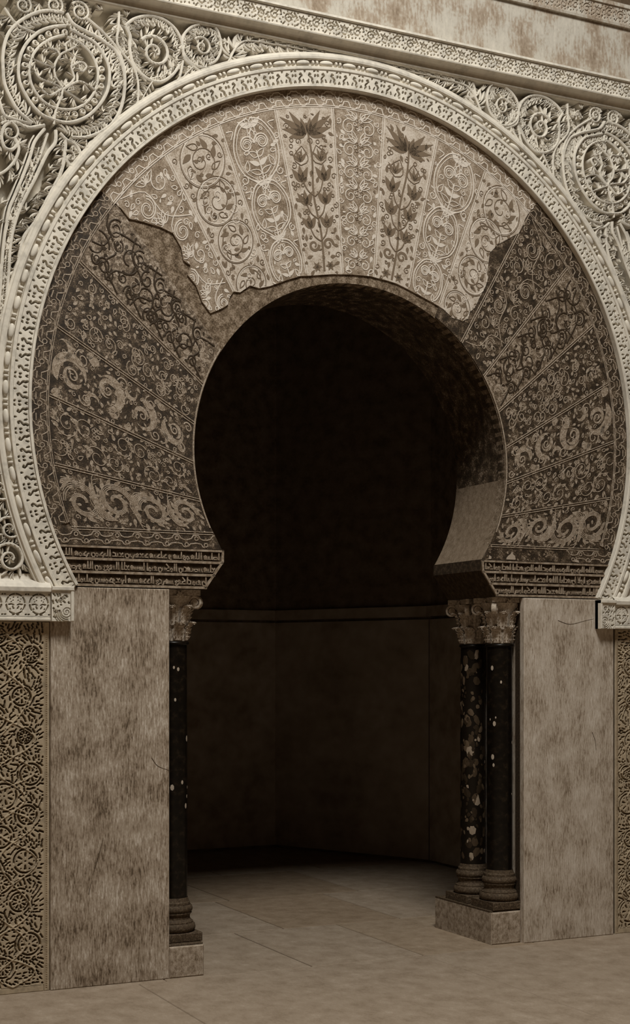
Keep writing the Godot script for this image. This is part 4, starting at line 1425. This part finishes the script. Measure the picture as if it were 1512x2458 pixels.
func impost_frieze(s: float, label: String) -> void:
	var t := thing("impost_frieze", label, "frieze", Vector3.ZERO, "carved friezes at impost height")
	var xin := -1.62 if s < 0 else 1.575   # inner end of the medallions
	var xout := -2.2 if s < 0 else 2.2
	var lo := minf(xin, xout); var hi := maxf(xin, xout)
	var b := MB.new()
	b.long_sweep(PackedVector2Array([Vector2(1.702, -0.07), Vector2(1.702, 0.05), Vector2(1.706, 0.056), Vector2(1.714, 0.056), Vector2(1.716, 0.05), Vector2(1.722, 0.05), Vector2(1.724, 0.036)]), lo, hi)
	put("lower_fillet", b.mesh(), M.stucco, t)
	b = MB.new()
	b.long_sweep(PackedVector2Array([Vector2(1.832, 0.036), Vector2(1.834, 0.06), Vector2(1.838, 0.064), Vector2(1.856, 0.066), Vector2(1.860, 0.062), Vector2(1.872, 0.05), Vector2(1.895, 0.012), Vector2(1.92, 0.004), Vector2(1.92, -0.07)]), lo, hi)
	put("upper_ledge", b.mesh(), M.stucco, t)
	# medallions: pierced ovals with a small plant
	var u := 0.108
	var h := HF.new(u, 0.108, 0.0018)
	var D := 0.018
	for q in 8:
		var p := PackedVector2Array()
		for i in 5:
			var a := TAU * (q + 0.14 + 0.72 * i / 4.0) / 8.0
			p.append(Vector2(u * 0.5 + cos(a) * 0.043, 0.056 + sin(a) * 0.046))
		h.path(p, 0.0035, 0.0035, D)
	for q in [-1.0, 1.0]:
		h.path(PackedVector2Array([Vector2(u * 0.5 + q * 0.030, 0.052), Vector2(u * 0.5 + q * 0.018, 0.054), Vector2(u * 0.5 + q * 0.008, 0.05)]), 0.0036, 0.002, D)
		h.stroke(Vector2(u * 0.5 + q * 0.009, 0.034), Vector2(u * 0.5 + q * 0.014, 0.044), 0.0036, 0.0022, D)
		h.stroke(Vector2(u * 0.5 + q * 0.024, 0.03), Vector2(u * 0.5 + q * 0.026, 0.034), 0.0022, 0.0022, D)
		for e in [[0.012, 0.07], [0.024, 0.076], [0.01, 0.084], [0.02, 0.064]]:
			h.stroke(Vector2(u * 0.5 + q * float(e[0]), float(e[1])), Vector2(u * 0.5 + q * float(e[0]), float(e[1]) + 0.001), 0.0021, 0.0021, D)
		h.stroke(Vector2(u * 0.5 + q * 0.048, 0.10), Vector2(u * 0.5 + q * 0.05, 0.101), 0.0035, 0.0025, D)
		h.stroke(Vector2(u * 0.5 + q * 0.046, 0.007), Vector2(u * 0.5 + q * 0.05, 0.007), 0.0035, 0.0025, D)
		h.stroke(Vector2(u * 0.5 + q * 0.014, 0.005), Vector2(u * 0.5 + q * 0.006, 0.006), 0.0028, 0.0028, D)
	var unit := h.mesh(Vector3(0, 1.724, 0.05))
	for i in 5:
		put("medallion", unit, M.stucco, t, Transform3D(Basis(), Vector3(xin - u * (i + 1) if s < 0 else xin + u * i, 0, 0)))
	# end block with a volute and pierced leaves
	var bw := 0.105
	var bx := xin if s < 0 else xin - bw
	b = MB.new()
	b.box(Vector3(bx, 1.702, -0.07), Vector3(bx + bw, 1.86, 0.045))
	b.box(Vector3(bx + (bw - 0.016 if s < 0 else 0.0), 1.702, -0.07), Vector3(bx + (bw if s < 0 else 0.012), 1.86, 0.075), 0.003)
	b.box(Vector3(bx, 1.843, -0.07), Vector3(bx + bw, 1.862, 0.078), 0.003)
	put("end_block", b.mesh(), M.stucco, t)
	h = HF.new(bw - 0.016, 0.14, 0.0018)
	var W := bw - 0.016
	for e in [[0.1, 0.9, 0.2, 0.82], [0.3, 0.9, 0.36, 0.8], [0.06, 0.66, 0.1, 0.56], [0.24, 0.68, 0.32, 0.6], [0.5, 0.76, 0.54, 0.74], [0.78, 0.84, 0.84, 0.8], [0.66, 0.64, 0.72, 0.6], [0.1, 0.42, 0.14, 0.4], [0.34, 0.48, 0.36, 0.46], [0.5, 0.54, 0.52, 0.52], [0.2, 0.3, 0.24, 0.27], [0.12, 0.14, 0.24, 0.12], [0.42, 0.34, 0.44, 0.33], [0.9, 0.62, 0.94, 0.58], [0.44, 0.9, 0.47, 0.82]]:
		var fl := 1.0 if s < 0 else -1.0
		var ax := float(e[0]) if s < 0 else 1.0 - float(e[0])
		var cx := float(e[2]) if s < 0 else 1.0 - float(e[2])
		h.stroke(Vector2(ax * W, float(e[1]) * 0.14), Vector2(cx * W, float(e[3]) * 0.14), 0.0042, 0.003, 0.02)
	for o in [[0.5, 0.68, 0.012], [0.72, 0.8, 0.012], [0.8, 0.3, 0.028]]:
		var c := Vector2((float(o[0]) if s < 0 else 1.0 - float(o[0])) * W, float(o[1]) * 0.14)
		h.path(spiral(c, float(o[2]), 0.002, PI, 2.2, 40), 0.0022, 0.0014, 0.008)
	for i in 4:
		var c := Vector2((0.8 if s < 0 else 0.2) * W, 0.042)
		var p := PackedVector2Array()
		for j in 7:
			p.append(c + Vector2.from_angle(lerpf(PI * 0.95, PI * 1.55, j / 6.0)) * (0.034 + i * 0.009) * Vector2(1.0 if s < 0 else -1.0, 1.0))
		h.path(p, 0.0022, 0.0026, 0.012)
	put("volute_carving", h.mesh(Vector3(bx if s < 0 else bx + 0.012, 1.703, 0.068)), M.stucco, t)

# ---------------------------------------------------------------- cornice and upper wall
func cornice_unit(w: float, hh: float) -> HF:
	var h := HF.new(w, hh, 0.0022)
	var D := 0.016
	var P := func(a: float, b: float) -> Vector2: return Vector2(a * w, b * hh)
	for e in [[0.17, 0.5, 0.3, 0.4, 1.0], [0.5, 0.42, 0.27, 2.2, -1.0], [0.83, 0.54, 0.3, 0.9, 1.0]]:   # leafy scrolls
		var c: Vector2 = P.call(e[0], e[1])
		var rr: float = float(e[2]) * hh
		h.path(spiral(c, rr, rr * 0.2, e[3], 1.35 * float(e[4]), 26), 0.0038, 0.0026, D)
		for k in 9:
			var d := Vector2.from_angle(float(e[3]) + TAU * k / 9.0)
			h.stroke(c + d * rr * 1.22, c + d * rr * 1.42, 0.0034, 0.0022, D)
			if k % 2 == 0:
				h.stroke(c + d * rr * 0.58, c + d * rr * 0.7, 0.0026, 0.002, D)
	for e in [[0.3, 0.86, 0.36, 0.62, 0.33, 0.4], [0.62, 0.14, 0.67, 0.34, 0.66, 0.6], [0.97, 0.86, 1.0, 0.66]]:
		var p := PackedVector2Array()
		for i in range(0, e.size(), 2):
			p.append(P.call(float(e[i]), float(e[i + 1])))
		h.path(p, 0.0048, 0.003, D)
	for e in [[0.03, 0.14], [0.31, 0.14], [0.38, 0.9], [0.64, 0.88], [0.7, 0.12], [0.99, 0.2], [0.36, 0.2]]:
		h.stroke(P.call(e[0], e[1]), P.call(float(e[0]) + 0.012, e[1]), 0.0045, 0.003, D)
	return h

func cornice() -> void:
	var t := thing("carved_cornice", "long straight white cornice carved with leaves above the arch", "cornice")
	var b := MB.new()
	b.long_sweep(PackedVector2Array([Vector2(4.594, -0.07), Vector2(4.594, 0.03), Vector2(4.600, 0.036), Vector2(4.606, 0.037), Vector2(4.612, 0.03), Vector2(4.620, 0.034), Vector2(4.630, 0.046), Vector2(4.638, 0.064), Vector2(4.642, 0.078), Vector2(4.648, 0.08), Vector2(4.651, 0.072), Vector2(4.653, 0.05)]), -2.3, 2.3)
	put("cavetto_moulding", b.mesh(), M.stucco, t)
	b = MB.new()
	b.long_sweep(PackedVector2Array([Vector2(4.738, 0.05), Vector2(4.740, 0.074), Vector2(4.744, 0.08), Vector2(4.756, 0.078), Vector2(4.762, 0.066), Vector2(4.766, 0.03), Vector2(4.77, -0.07)]), -2.3, 2.3)
	put("top_fillet", b.mesh(), M.stucco, t)
	var u := 0.23
	var unit := cornice_unit(u, 0.086).mesh(Vector3(0, 4.652, 0.068))
	for i in 20:
		put("leaf_scroll", unit, M.stucco, t, Transform3D(Basis(), Vector3(-2.3 + i * u, 0, 0)))
	# saw-tooth edging on the top fillet
	var tb := MB.new()
	for i in 380:
		var x := -2.28 + i * 0.012
		tb.tri(Vector3(x, 4.766, 0.034), Vector3(x + 0.01, 4.766, 0.034), Vector3(x + 0.005, 4.79, 0.004))
		tb.tri(Vector3(x + 0.01, 4.766, 0.034), Vector3(x + 0.01, 4.766, 0.0), Vector3(x + 0.005, 4.79, 0.004))
		tb.tri(Vector3(x, 4.766, 0.0), Vector3(x, 4.766, 0.034), Vector3(x + 0.005, 4.79, 0.004))
	var teeth := put("saw_tooth_edge", tb.mesh(), M.stucco, t)
	teeth.set_meta("kind", "stuff")

func upper_wall() -> void:
	var t := thing("stained_plaster_band", "smooth plaster band with grey stains above the carved cornice", "plaster band")
	var b := MB.new()
	b.box(Vector3(-2.3, 4.765, -0.07), Vector3(2.3, 5.075, 0.004))
	put("plaster_face", b.mesh(), M.upper_plaster, t)
	t = thing("upper_frieze", "faint carved strip at the very top over the stained plaster", "frieze")
	b = MB.new()
	b.long_sweep(PackedVector2Array([Vector2(5.07, -0.07), Vector2(5.072, 0.02), Vector2(5.085, 0.022), Vector2(5.09, 0.008)]), -2.3, 2.3)
	b.long_sweep(PackedVector2Array([Vector2(5.176, 0.008), Vector2(5.18, 0.022), Vector2(5.2, 0.022), Vector2(5.21, -0.07)]), -2.3, 2.3)
	put("fillet", b.mesh(), M.upper_plaster, t)
	var unit := cornice_unit(0.23, 0.09)
	for k in unit.h.size():
		unit.h[k] *= 0.35
	var um := unit.mesh(Vector3(0, 5.088, 0.014))
	for i in 20:
		put("leaf_scroll", um, M.upper_plaster, t, Transform3D(Basis(), Vector3(-2.3 + i * 0.23, 0, 0)))

# ---------------------------------------------------------------- columns
func capital(parent: Node3D, y0: float, y1: float) -> void:
	var m: Material = M.capital_marble
	var H := y1 - y0
	var b := MB.new()
	b.lathe(PackedVector2Array([Vector2(0.068, 0.0), Vector2(0.07, H * 0.3), Vector2(0.078, H * 0.6), Vector2(0.1, H * 0.84), Vector2(0.104, H * 0.88)]), 20, Vector3(0, y0, 0))
	var c := put("capital", b.mesh(), m, parent)
	# leaves in two rows, each a curved blade with lobed edges
	var lf := MB.new()
	var prof := [[0.072, 0.0, 0.018], [0.075, 0.03, 0.024], [0.08, 0.06, 0.026], [0.092, 0.082, 0.021], [0.106, 0.086, 0.013], [0.112, 0.076, 0.006]]
	for i in prof.size() - 1:
		var p: Array = prof[i]; var q: Array = prof[i + 1]
		for sd in [-1.0, 1.0]:
			var a := Vector3(p[0] + 0.005, p[1], 0.0); var d := Vector3(q[0] + 0.005, q[1], 0.0)
			var bb := Vector3(p[0], p[1], sd * float(p[2])); var cc := Vector3(q[0], q[1], sd * float(q[2]))
			if sd > 0: lf.quad(a, d, cc, bb)
			else: lf.quad(a, bb, cc, d)
			var kn := bb.lerp(cc, 0.5)   # lobes on the edge
			lf.tri(bb, cc, kn + Vector3(0.006, 0.002, sd * 0.007))
			lf.tri(bb - Vector3(0.006, 0, 0), bb, kn + Vector3(0.006, 0.002, sd * 0.007))
	for k in 7:   # small tips standing off the edges and the rib
		var u := 0.1 + 0.13 * k
		var pi := clampi(int(u * 5.0), 0, 4)
		var pa: Array = prof[pi]; var pb: Array = prof[pi + 1]
		var f := u * 5.0 - pi
		for sd in [-1.0, 0.0, 1.0]:
			var c0 := Vector3(lerpf(pa[0], pb[0], f) + 0.004, lerpf(pa[1], pb[1], f), sd * lerpf(pa[2], pb[2], f) * 0.75)
			var tip := c0 + Vector3(0.009, 0.004, sd * 0.003)
			var w3 := Vector3(0, 0, 0.0045); var h3 := Vector3(0, 0.005, 0)
			lf.tri(c0 - w3, tip, c0 + h3); lf.tri(c0 + h3, tip, c0 + w3); lf.tri(c0 + w3, tip, c0 - h3); lf.tri(c0 - h3, tip, c0 - w3)
	var lm := lf.mesh()
	for row in 2:
		for k in 8:
			var a := TAU * (k + 0.5 * row) / 8.0
			var sc := Vector3(1.0 + 0.06 * row, 1.0 + 0.1 * row, 1.0)
			put("acanthus_leaf", lm, m, c, Transform3D(Basis(Vector3.UP, a) * Basis.from_scale(sc), Vector3(0, y0 + 0.004 + row * 0.072, 0)))
	# corner volutes
	var vo := MB.new()
	var sp := spiral(Vector2(0.122, H * 0.74), 0.034, 0.006, PI * 0.9, -1.9, 26)
	vo.strand(sp, taper(0.0065, 0.004, sp.size()), 0.014, 0.0)
	vo.strand(PackedVector2Array([Vector2(0.075, H * 0.42), Vector2(0.082, H * 0.58), Vector2(0.09, H * 0.74)]), even(0.007, 3), 0.012, 0.0)
	var n := vo.v.size()
	for i in n:   # the same spiral on the other face
		vo.v.append(vo.v[i] * Vector3(1, 1, -1)); vo.n.append(vo.n[i] * Vector3(1, 1, -1))
	var ni := vo.ix.size()
	for i in range(0, ni, 3):
		vo.ix.append(vo.ix[i] + n); vo.ix.append(vo.ix[i + 2] + n); vo.ix.append(vo.ix[i + 1] + n)
	vo.lathe(PackedVector2Array([Vector2(0.0, H * 0.74 - 0.03), Vector2(0.014, H * 0.74 - 0.02), Vector2(0.018, H * 0.74), Vector2(0.014, H * 0.74 + 0.02), Vector2(0.0, H * 0.74 + 0.03)]), 8, Vector3(0.118, 0, 0))
	var vm := vo.mesh()
	for k in 4:
		put("volute", vm, m, c, Transform3D(Basis(Vector3.UP, PI * 0.25 + k * PI * 0.5), Vector3(0, y0, 0)))
	# abacus with hollow sides and a rosette on each
	var ab := MB.new()
	var poly := PackedVector2Array()
	for k in 4:
		var a := PI * 0.25 + k * PI * 0.5
		var e := Vector2.from_angle(a) * 0.152
		var nx := Vector2.from_angle(a + PI * 0.5) * 0.152
		poly.append(e.lerp(nx, 0.06))
		for j in [0.3, 0.5, 0.7]:
			poly.append(e.lerp(nx, j) * (1.0 - 0.16 * sin(PI * float(j))))
		poly.append(e.lerp(nx, 0.94))
	ab.plate(poly, H * 0.885, H, true)
	for i in ab.v.size():
		ab.v[i] = Vector3(ab.v[i].x, ab.v[i].z, -ab.v[i].y)
		ab.n[i] = Vector3(ab.n[i].x, ab.n[i].z, -ab.n[i].y)
	put("abacus", ab.mesh(), m, c, Transform3D(Basis(), Vector3(0, y0, 0)))
	var ro := MB.new()
	for k in 6:
		lobe(ro, Vector2.ZERO, TAU * k / 6.0, 0.02, 0.006, 0.0, 4, 0.0, 0.010)
	var rm := ro.mesh()
	for k in 4:
		var bs := Basis(Vector3.UP, k * PI * 0.5)
		put("rosette", rm, m, c, Transform3D(bs, bs * Vector3(0, y0 + H * 0.9, 0.092)))

func column(at: Vector3, breccia: bool, label: String, seed_: int, foot: float) -> void:
	var t := thing("marble_column", label, "column", at, "coupled columns of the doorway")
	var r := RandomNumberGenerator.new()
	r.seed = seed_
	var b := MB.new()
	b.box(Vector3(-0.112, foot, -0.112), Vector3(0.112, foot + 0.042, 0.112), 0.004)
	put("plinth", b.mesh(), M.base_stone, t)
	b = MB.new()
	var y := foot + 0.042
	b.lathe(PackedVector2Array([Vector2(0.098, 0.0), Vector2(0.108, 0.008), Vector2(0.111, 0.022), Vector2(0.107, 0.036), Vector2(0.098, 0.043)]), 28, Vector3(0, y, 0))
	b.lathe(PackedVector2Array([Vector2(0.099, 0.043), Vector2(0.099, 0.049), Vector2(0.092, 0.052), Vector2(0.084, 0.062), Vector2(0.083, 0.076), Vector2(0.088, 0.086), Vector2(0.092, 0.088), Vector2(0.092, 0.094)]), 28, Vector3(0, y, 0), true)
	b.lathe(PackedVector2Array([Vector2(0.088, 0.094), Vector2(0.095, 0.101), Vector2(0.097, 0.112), Vector2(0.094, 0.123), Vector2(0.086, 0.13)]), 28, Vector3(0, y, 0))
	b.lathe(PackedVector2Array([Vector2(0.084, 0.13), Vector2(0.084, 0.142), Vector2(0.078, 0.148), Vector2(0.073, 0.166)]), 28, Vector3(0, y, 0), true)
	put("base", b.mesh(), M.base_stone, t)
	y += 0.164
	var top := 1.604
	var R := 0.0705
	b = MB.new()
	b.lathe(PackedVector2Array([Vector2(R, y), Vector2(R, lerpf(y, top, 0.5)), Vector2(R - 0.002, top)]), 32)
	var sh := put("shaft", b.mesh(), M.column_matrix if breccia else M.column_black, t)
	b = MB.new()
	b.lathe(PackedVector2Array([Vector2(R, 0.0), Vector2(R + 0.007, 0.004), Vector2(R + 0.009, 0.009), Vector2(R + 0.006, 0.015), Vector2(R - 0.002, 0.019)]), 28, Vector3(0, top - 0.004, 0))
	put("collar", b.mesh(), M.column_black, t)
	capital(t, 1.619, 1.868)
	# patches on the shaft: stones of the breccia, or chipped spots
	var on := func(a: float, yy: float, rr: float) -> Vector3: return Vector3(cos(a) * rr, yy, sin(a) * rr)
	if breccia:
		for k in 300:
			var big := k < 120
			var a := r.randf_range(0.2, 4.1)
			var yy := r.randf_range(y + 0.02, top - 0.03)
			var hy := r.randf_range(0.016, 0.036) if big else r.randf_range(0.007, 0.016)
			var wx := hy * r.randf_range(0.45, 0.8)
			var lean := r.randf_range(-0.5, 0.5)
			var cb := MB.new()
			var ring := []
			for j in 7:
				var e := TAU * j / 7.0
				var q := r.randf_range(0.7, 1.08)
				var o := Vector2(cos(e) * wx, sin(e) * hy).rotated(lean) * q
				ring.append([a + o.x / R, yy + o.y])
			var lift := 0.0006 + 0.000004 * k
			for j in 7:
				var p: Array = ring[j]; var q: Array = ring[(j + 1) % 7]
				cb.tri(on.call(a, yy, R + lift + hy * 0.04), on.call(q[0], q[1], R + lift), on.call(p[0], p[1], R + lift))
			put("breccia_stone", cb.mesh(), M["clast_%d" % [[0, 1, 0, 2, 1, 0, 2, 3][r.randi() % 8]]], sh)
	else:
		for k in 14:
			var a := r.randf_range(0.2, 3.0)
			var yy := r.randf_range(y + 0.1, top - 0.1)
			var s := r.randf_range(0.004, 0.010)
			var cb := MB.new()
			for j in 7:
				var e0 := TAU * j / 7.0; var e1 := TAU * (j + 1) / 7.0
				cb.tri(on.call(a, yy, R + 0.001), on.call(a + cos(e1) * s / R, yy + sin(e1) * s * 1.6, R + 0.0005), on.call(a + cos(e0) * s / R, yy + sin(e0) * s * 1.6, R + 0.0005))
			put("chip", cb.mesh(), M.chip, sh)

func pedestal(s: float, label: String) -> void:
	var t := thing("column_pedestal", label, "pedestal", Vector3.ZERO, "low blocks under the columns")
	var b := MB.new()
	var lo := Vector3(-1.03, 0.0, -0.6) if s < 0 else Vector3(0.812, 0.0, -0.6)
	var hi := Vector3(-0.852, 0.15, 0.02) if s < 0 else Vector3(1.0, 0.172, -0.012)
	b.box(lo, hi, 0.006)
	put("block", b.mesh(), M.pedestal_stone, t)
	var c := MB.new()
	c.box(Vector3(lo.x, hi.y - 0.001, lo.z), Vector3(hi.x, hi.y + 0.008, hi.z - 0.012), 0.006)
	put("mortar_bed", c.mesh(), M.base_stone, t)

# ---------------------------------------------------------------- floor and niche
func floor_and_niche() -> void:
	var b := MB.new()
	b.box(Vector3(-5.5, -0.3, -5.2), Vector3(5.5, -0.012, 10.0))
	var fl := struct("floor", b.mesh(), M.paving_dull, "worn stone paving of the hall and niche")
	# hall: large slabs
	var hall := [[-5.5, -1.2], [-1.2, 0.35], [0.35, 2.4], [2.4, 5.5]]
	for i in 4:
		for j in 3:
			var z0: float = [0.06, 2.6, 5.6][j]; var z1: float = [2.6, 5.6, 10.0][j]
			var off: float = [0.0, 0.7, -0.4][j]
			var x0: float = hall[i][0] + (off if i > 0 else 0.0); var x1: float = hall[i][1] + (off if i < 3 else 0.0)
			slab(fl, x0, x1, z0, z1, M.paving, 0.0015)
	slab(fl, -5.5, -1.06, -0.02, 0.06, M.paving, 0.0)
	slab(fl, 1.06, 5.5, -0.02, 0.06, M.paving, 0.0)
	# threshold and niche paving
	var rows := [[-0.95, 0.06, [-1.06, -0.29, 0.35, 1.06]], [-2.0, -0.95, [-2.2, -1.0, 0.02, 0.78, 2.2]], [-3.05, -2.0, [-2.2, -0.6, 0.12, 1.05, 2.2]], [-4.6, -3.05, [-2.2, -0.9, 0.5, 1.3, 2.2]]]
	var k := 0
	for r in rows:
		var xs: Array = r[2]
		for i in xs.size() - 1:
			var m: Material = [M.paving, M.paving, M.paving_pale, M.paving_dull, M.paving, M.paving_dull][k % 6]
			slab(fl, xs[i], xs[i + 1], r[0], r[1], m, 0.004)
			k += 1

func slab(parent: Node3D, x0: float, x1: float, z0: float, z1: float, m: Material, gap: float) -> void:
	var b := MB.new()
	b.box(Vector3(x0 + gap, -(z1 - gap), -0.06), Vector3(x1 - gap, -(z0 + gap), 0.0), 0.003)
	for i in b.v.size():
		b.v[i] = Vector3(b.v[i].x, b.v[i].z, -b.v[i].y)
		b.n[i] = Vector3(b.n[i].x, b.n[i].z, -b.n[i].y)
	put("paving_slab", b.mesh(), m, parent)

func upright(a: Vector2, c: Vector2, y0: float, y1: float, th: float, mb: MB) -> void:   # wall piece between two plan points (x, z), thick to the outside
	var d := (c - a).normalized()
	var o := Vector2(d.y, -d.x) * th
	var p := [a, c, c + o, a + o]
	for i in 4:
		var u: Vector2 = p[i]; var w: Vector2 = p[(i + 1) % 4]
		mb.quad(Vector3(u.x, y0, u.y), Vector3(u.x, y1, u.y), Vector3(w.x, y1, w.y), Vector3(w.x, y0, w.y))
	mb.quad(Vector3(p[0].x, y1, p[0].y), Vector3(p[1].x, y1, p[1].y), Vector3(p[2].x, y1, p[2].y), Vector3(p[3].x, y1, p[3].y))

func niche() -> void:
	var plan := [Vector2(-2.2, -0.5), Vector2(-2.2, -3.0), Vector2(-1.53, -4.38), Vector2(1.53, -4.38), Vector2(2.2, -3.0), Vector2(2.2, -0.5)]
	var names := ["wall_niche_left", "wall_niche_rear_left", "wall_niche_rear", "wall_niche_rear_right", "wall_niche_right"]
	for i in 5:
		var b := MB.new()
		upright(plan[i], plan[i + 1], 0.0, 4.6, 0.25, b)
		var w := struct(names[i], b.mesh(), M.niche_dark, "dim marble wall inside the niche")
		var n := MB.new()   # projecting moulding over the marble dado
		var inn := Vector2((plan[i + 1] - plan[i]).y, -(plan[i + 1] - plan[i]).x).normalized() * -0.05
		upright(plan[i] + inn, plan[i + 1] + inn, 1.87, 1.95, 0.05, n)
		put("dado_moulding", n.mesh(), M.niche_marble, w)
		# dado panels between narrow joints
		var cnt := 2 if i == 2 else 1
		for k in cnt:
			var e0: Vector2 = plan[i].lerp(plan[i + 1], (k + 0.006) / cnt); var e1: Vector2 = plan[i].lerp(plan[i + 1], (k + 0.994) / cnt)
			var pb := MB.new()
			upright(e0 + inn * 0.4, e1 + inn * 0.4, 0.02, 1.85, 0.02, pb)
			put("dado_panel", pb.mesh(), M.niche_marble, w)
	var c := MB.new()   # shell vault
	c.box(Vector3(-2.5, 4.6, -4.7), Vector3(2.5, 4.8, -0.5))
	struct("ceiling_niche", c.mesh(), M.niche_dark, "dark ceiling of the niche")

func hall() -> void:
	var b := MB.new()
	b.plate(wall_outline(5.5, 8.6, IR + 0.012, 1.18), -0.5, -0.07, true)
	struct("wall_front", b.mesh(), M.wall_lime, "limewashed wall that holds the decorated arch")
	# slip of pale plaster on the reveals beside the columns
	for s in [-1.0, 1.0]:
		var t := MB.new()
		t.box(Vector3(minf(s * 1.012, s * 1.18), 0.0, -0.5), Vector3(maxf(s * 1.012, s * 1.18), 1.866, -0.068))
		struct("trim_%d" % (1 if s < 0 else 2), t.mesh(), M.slab_marble_light, "narrow pale reveal strip behind the column")
	b = MB.new()
	b.box(Vector3(-5.8, 0, -0.6), Vector3(-5.5, 8.6, 10.3))
	struct("wall_left", b.mesh(), M.wall_lime, "plain side wall of the hall")
	b = MB.new()
	b.box(Vector3(5.5, 0, -0.6), Vector3(5.8, 8.6, 10.3))
	struct("wall_right", b.mesh(), M.wall_lime, "plain side wall of the hall")
	b = MB.new()
	b.box(Vector3(-5.5, 0, 10.0), Vector3(5.5, 8.6, 10.3))
	struct("wall_back", b.mesh(), M.wall_lime, "plain end wall of the hall")
	# ceiling round a square lantern that lets the daylight in
	b = MB.new()
	var x0 := LANTERN.position.x; var x1 := LANTERN.end.x; var z0 := LANTERN.position.y; var z1 := LANTERN.end.y
	b.box(Vector3(-5.8, 8.6, -0.6), Vector3(x0, 8.9, 10.3))
	b.box(Vector3(x1, 8.6, -0.6), Vector3(5.8, 8.9, 10.3))
	b.box(Vector3(x0, 8.6, -0.6), Vector3(x1, 8.9, z0))
	b.box(Vector3(x0, 8.6, z1), Vector3(x1, 8.9, 10.3))
	struct("ceiling", b.mesh(), M.wall_lime, "flat ceiling with an open lantern")

const LANTERN := Rect2(-2.4, 2.8, 2.3, 2.2)   # x, z, width, depth of the opening overhead

func _ready() -> void:
	rng.seed = 11
	# camera: level, turned 26 degrees to the right, lens raised (a view camera's rising front)
	var cam := Camera3D.new()
	cam.name = "camera"
	cam.position = Vector3(-3.4627, 1.5, 6.5956)
	cam.rotation_degrees = Vector3(0, -26.0, 0)
	cam.projection = Camera3D.PROJECTION_FRUSTUM
	cam.near = 0.1
	cam.far = 100.0
	cam.size = 2458.0 / 3500.0 * 0.1
	cam.frustum_offset = Vector2(0.0, (1597.0 - 1229.0) / 3500.0 * 0.1)
	add_child(cam)
	cam.current = true
	# sky seen through the lantern, and the daylight that falls through it
	var env := Environment.new()
	env.background_mode = Environment.BG_SKY
	var sky := Sky.new()
	var sm := ProceduralSkyMaterial.new()
	sm.sky_top_color = Color(0.80, 0.84, 0.88)
	sm.sky_horizon_color = Color(0.88, 0.88, 0.86)
	sm.ground_bottom_color = Color(0.3, 0.28, 0.25)
	sm.ground_horizon_color = Color(0.5, 0.48, 0.45)
	sky.sky_material = sm
	env.sky = sky
	env.tonemap_mode = Environment.TONE_MAPPER_LINEAR
	env.tonemap_exposure = 1.0
	env.sdfgi_enabled = true
	env.ssao_enabled = true
	env.ssil_enabled = true
	var we := WorldEnvironment.new()
	we.name = "world"
	we.environment = env
	add_child(we)
	var day := AreaLight3D.new()
	day.name = "lantern_daylight"
	day.area_size = LANTERN.size
	day.position = Vector3(LANTERN.get_center().x, 8.58, LANTERN.get_center().y)
	day.rotation_degrees = Vector3(-90, 0, 0)
	day.light_color = Color(1.0, 0.992, 0.965)
	day.light_energy = 61.0
	day.area_range = 30.0
	day.shadow_enabled = true
	add_child(day)
	make_materials()
	make_leaves()
	# structure
	hall()
	floor_and_niche()
	niche()
	soffit()
	# decoration, large to small
	mosaic_arch()
	archivolt()
	spandrel(-1.0, "deeply carved stucco spandrel with a full round medallion and trunk, nearer the camera")
	spandrel(1.0, "deeply carved stucco spandrel beyond the arch, its medallion cut by the right edge")
	cornice()
	upper_wall()
	dado_slab(-1.0, M.slab_marble, "wide streaked stone slab beside the lone visible column on the left")
	dado_slab(1.0, M.slab_marble_light, "paler streaked stone slab beside the paired columns on the right")
	dado_panel(-1.0, "pierced arabesque panel left of the wide streaked slab")
	dado_panel(1.0, "narrow sliver of pierced arabesque panel at the right edge")
	impost_frieze(-1.0, "carved frieze of pierced oval medallions above the left arabesque panel")
	impost_frieze(1.0, "short carved frieze with scrolled end block at the right edge")
	impost(-1.0, ["AQLBO ALLO MWLBO W HAHBO HEFR BN EBD ALRHMN RHMO ALL", "ELBO BBQB ODBN ALMKBBN FBMA ASSO ELA ALBFWY MN ALLO WRQW", "AN FBM DLK FY SOR DY ALHHO SBO ARBE WHMSBN WBLBMABO"], "dark impost with three rows of raised angular script above the left slab")
	impost(1.0, ["BSM ALLO ALRHMN ALRHBM ALHMD LLO ALDY ODABA LODA WMA KBA", "LBOBDY LWX AN ODABA ALLO LFD HAZ RSL RBBA BALHF AMR", "ALAMAM ALMSBBQR BALLO EBD ALLO ALHKM AMBR ALMWMBBN"], "dark impost with three rows of raised angular script above the right slab")
	column(Vector3(-0.953, 0.0, -0.14), false, "dark marble column half hidden by the left slab", 5, 0.158)
	column(Vector3(0.94, 0.0, -0.13), false, "polished black column in front of the right-hand pair", 6, 0.18)
	column(Vector3(0.94, 0.0, -0.40), true, "breccia column with pale stones, behind the black one", 8, 0.18)
	pedestal(-1.0, "low pale stone block under the left column")
	pedestal(1.0, "long low stone block under the pair of columns")
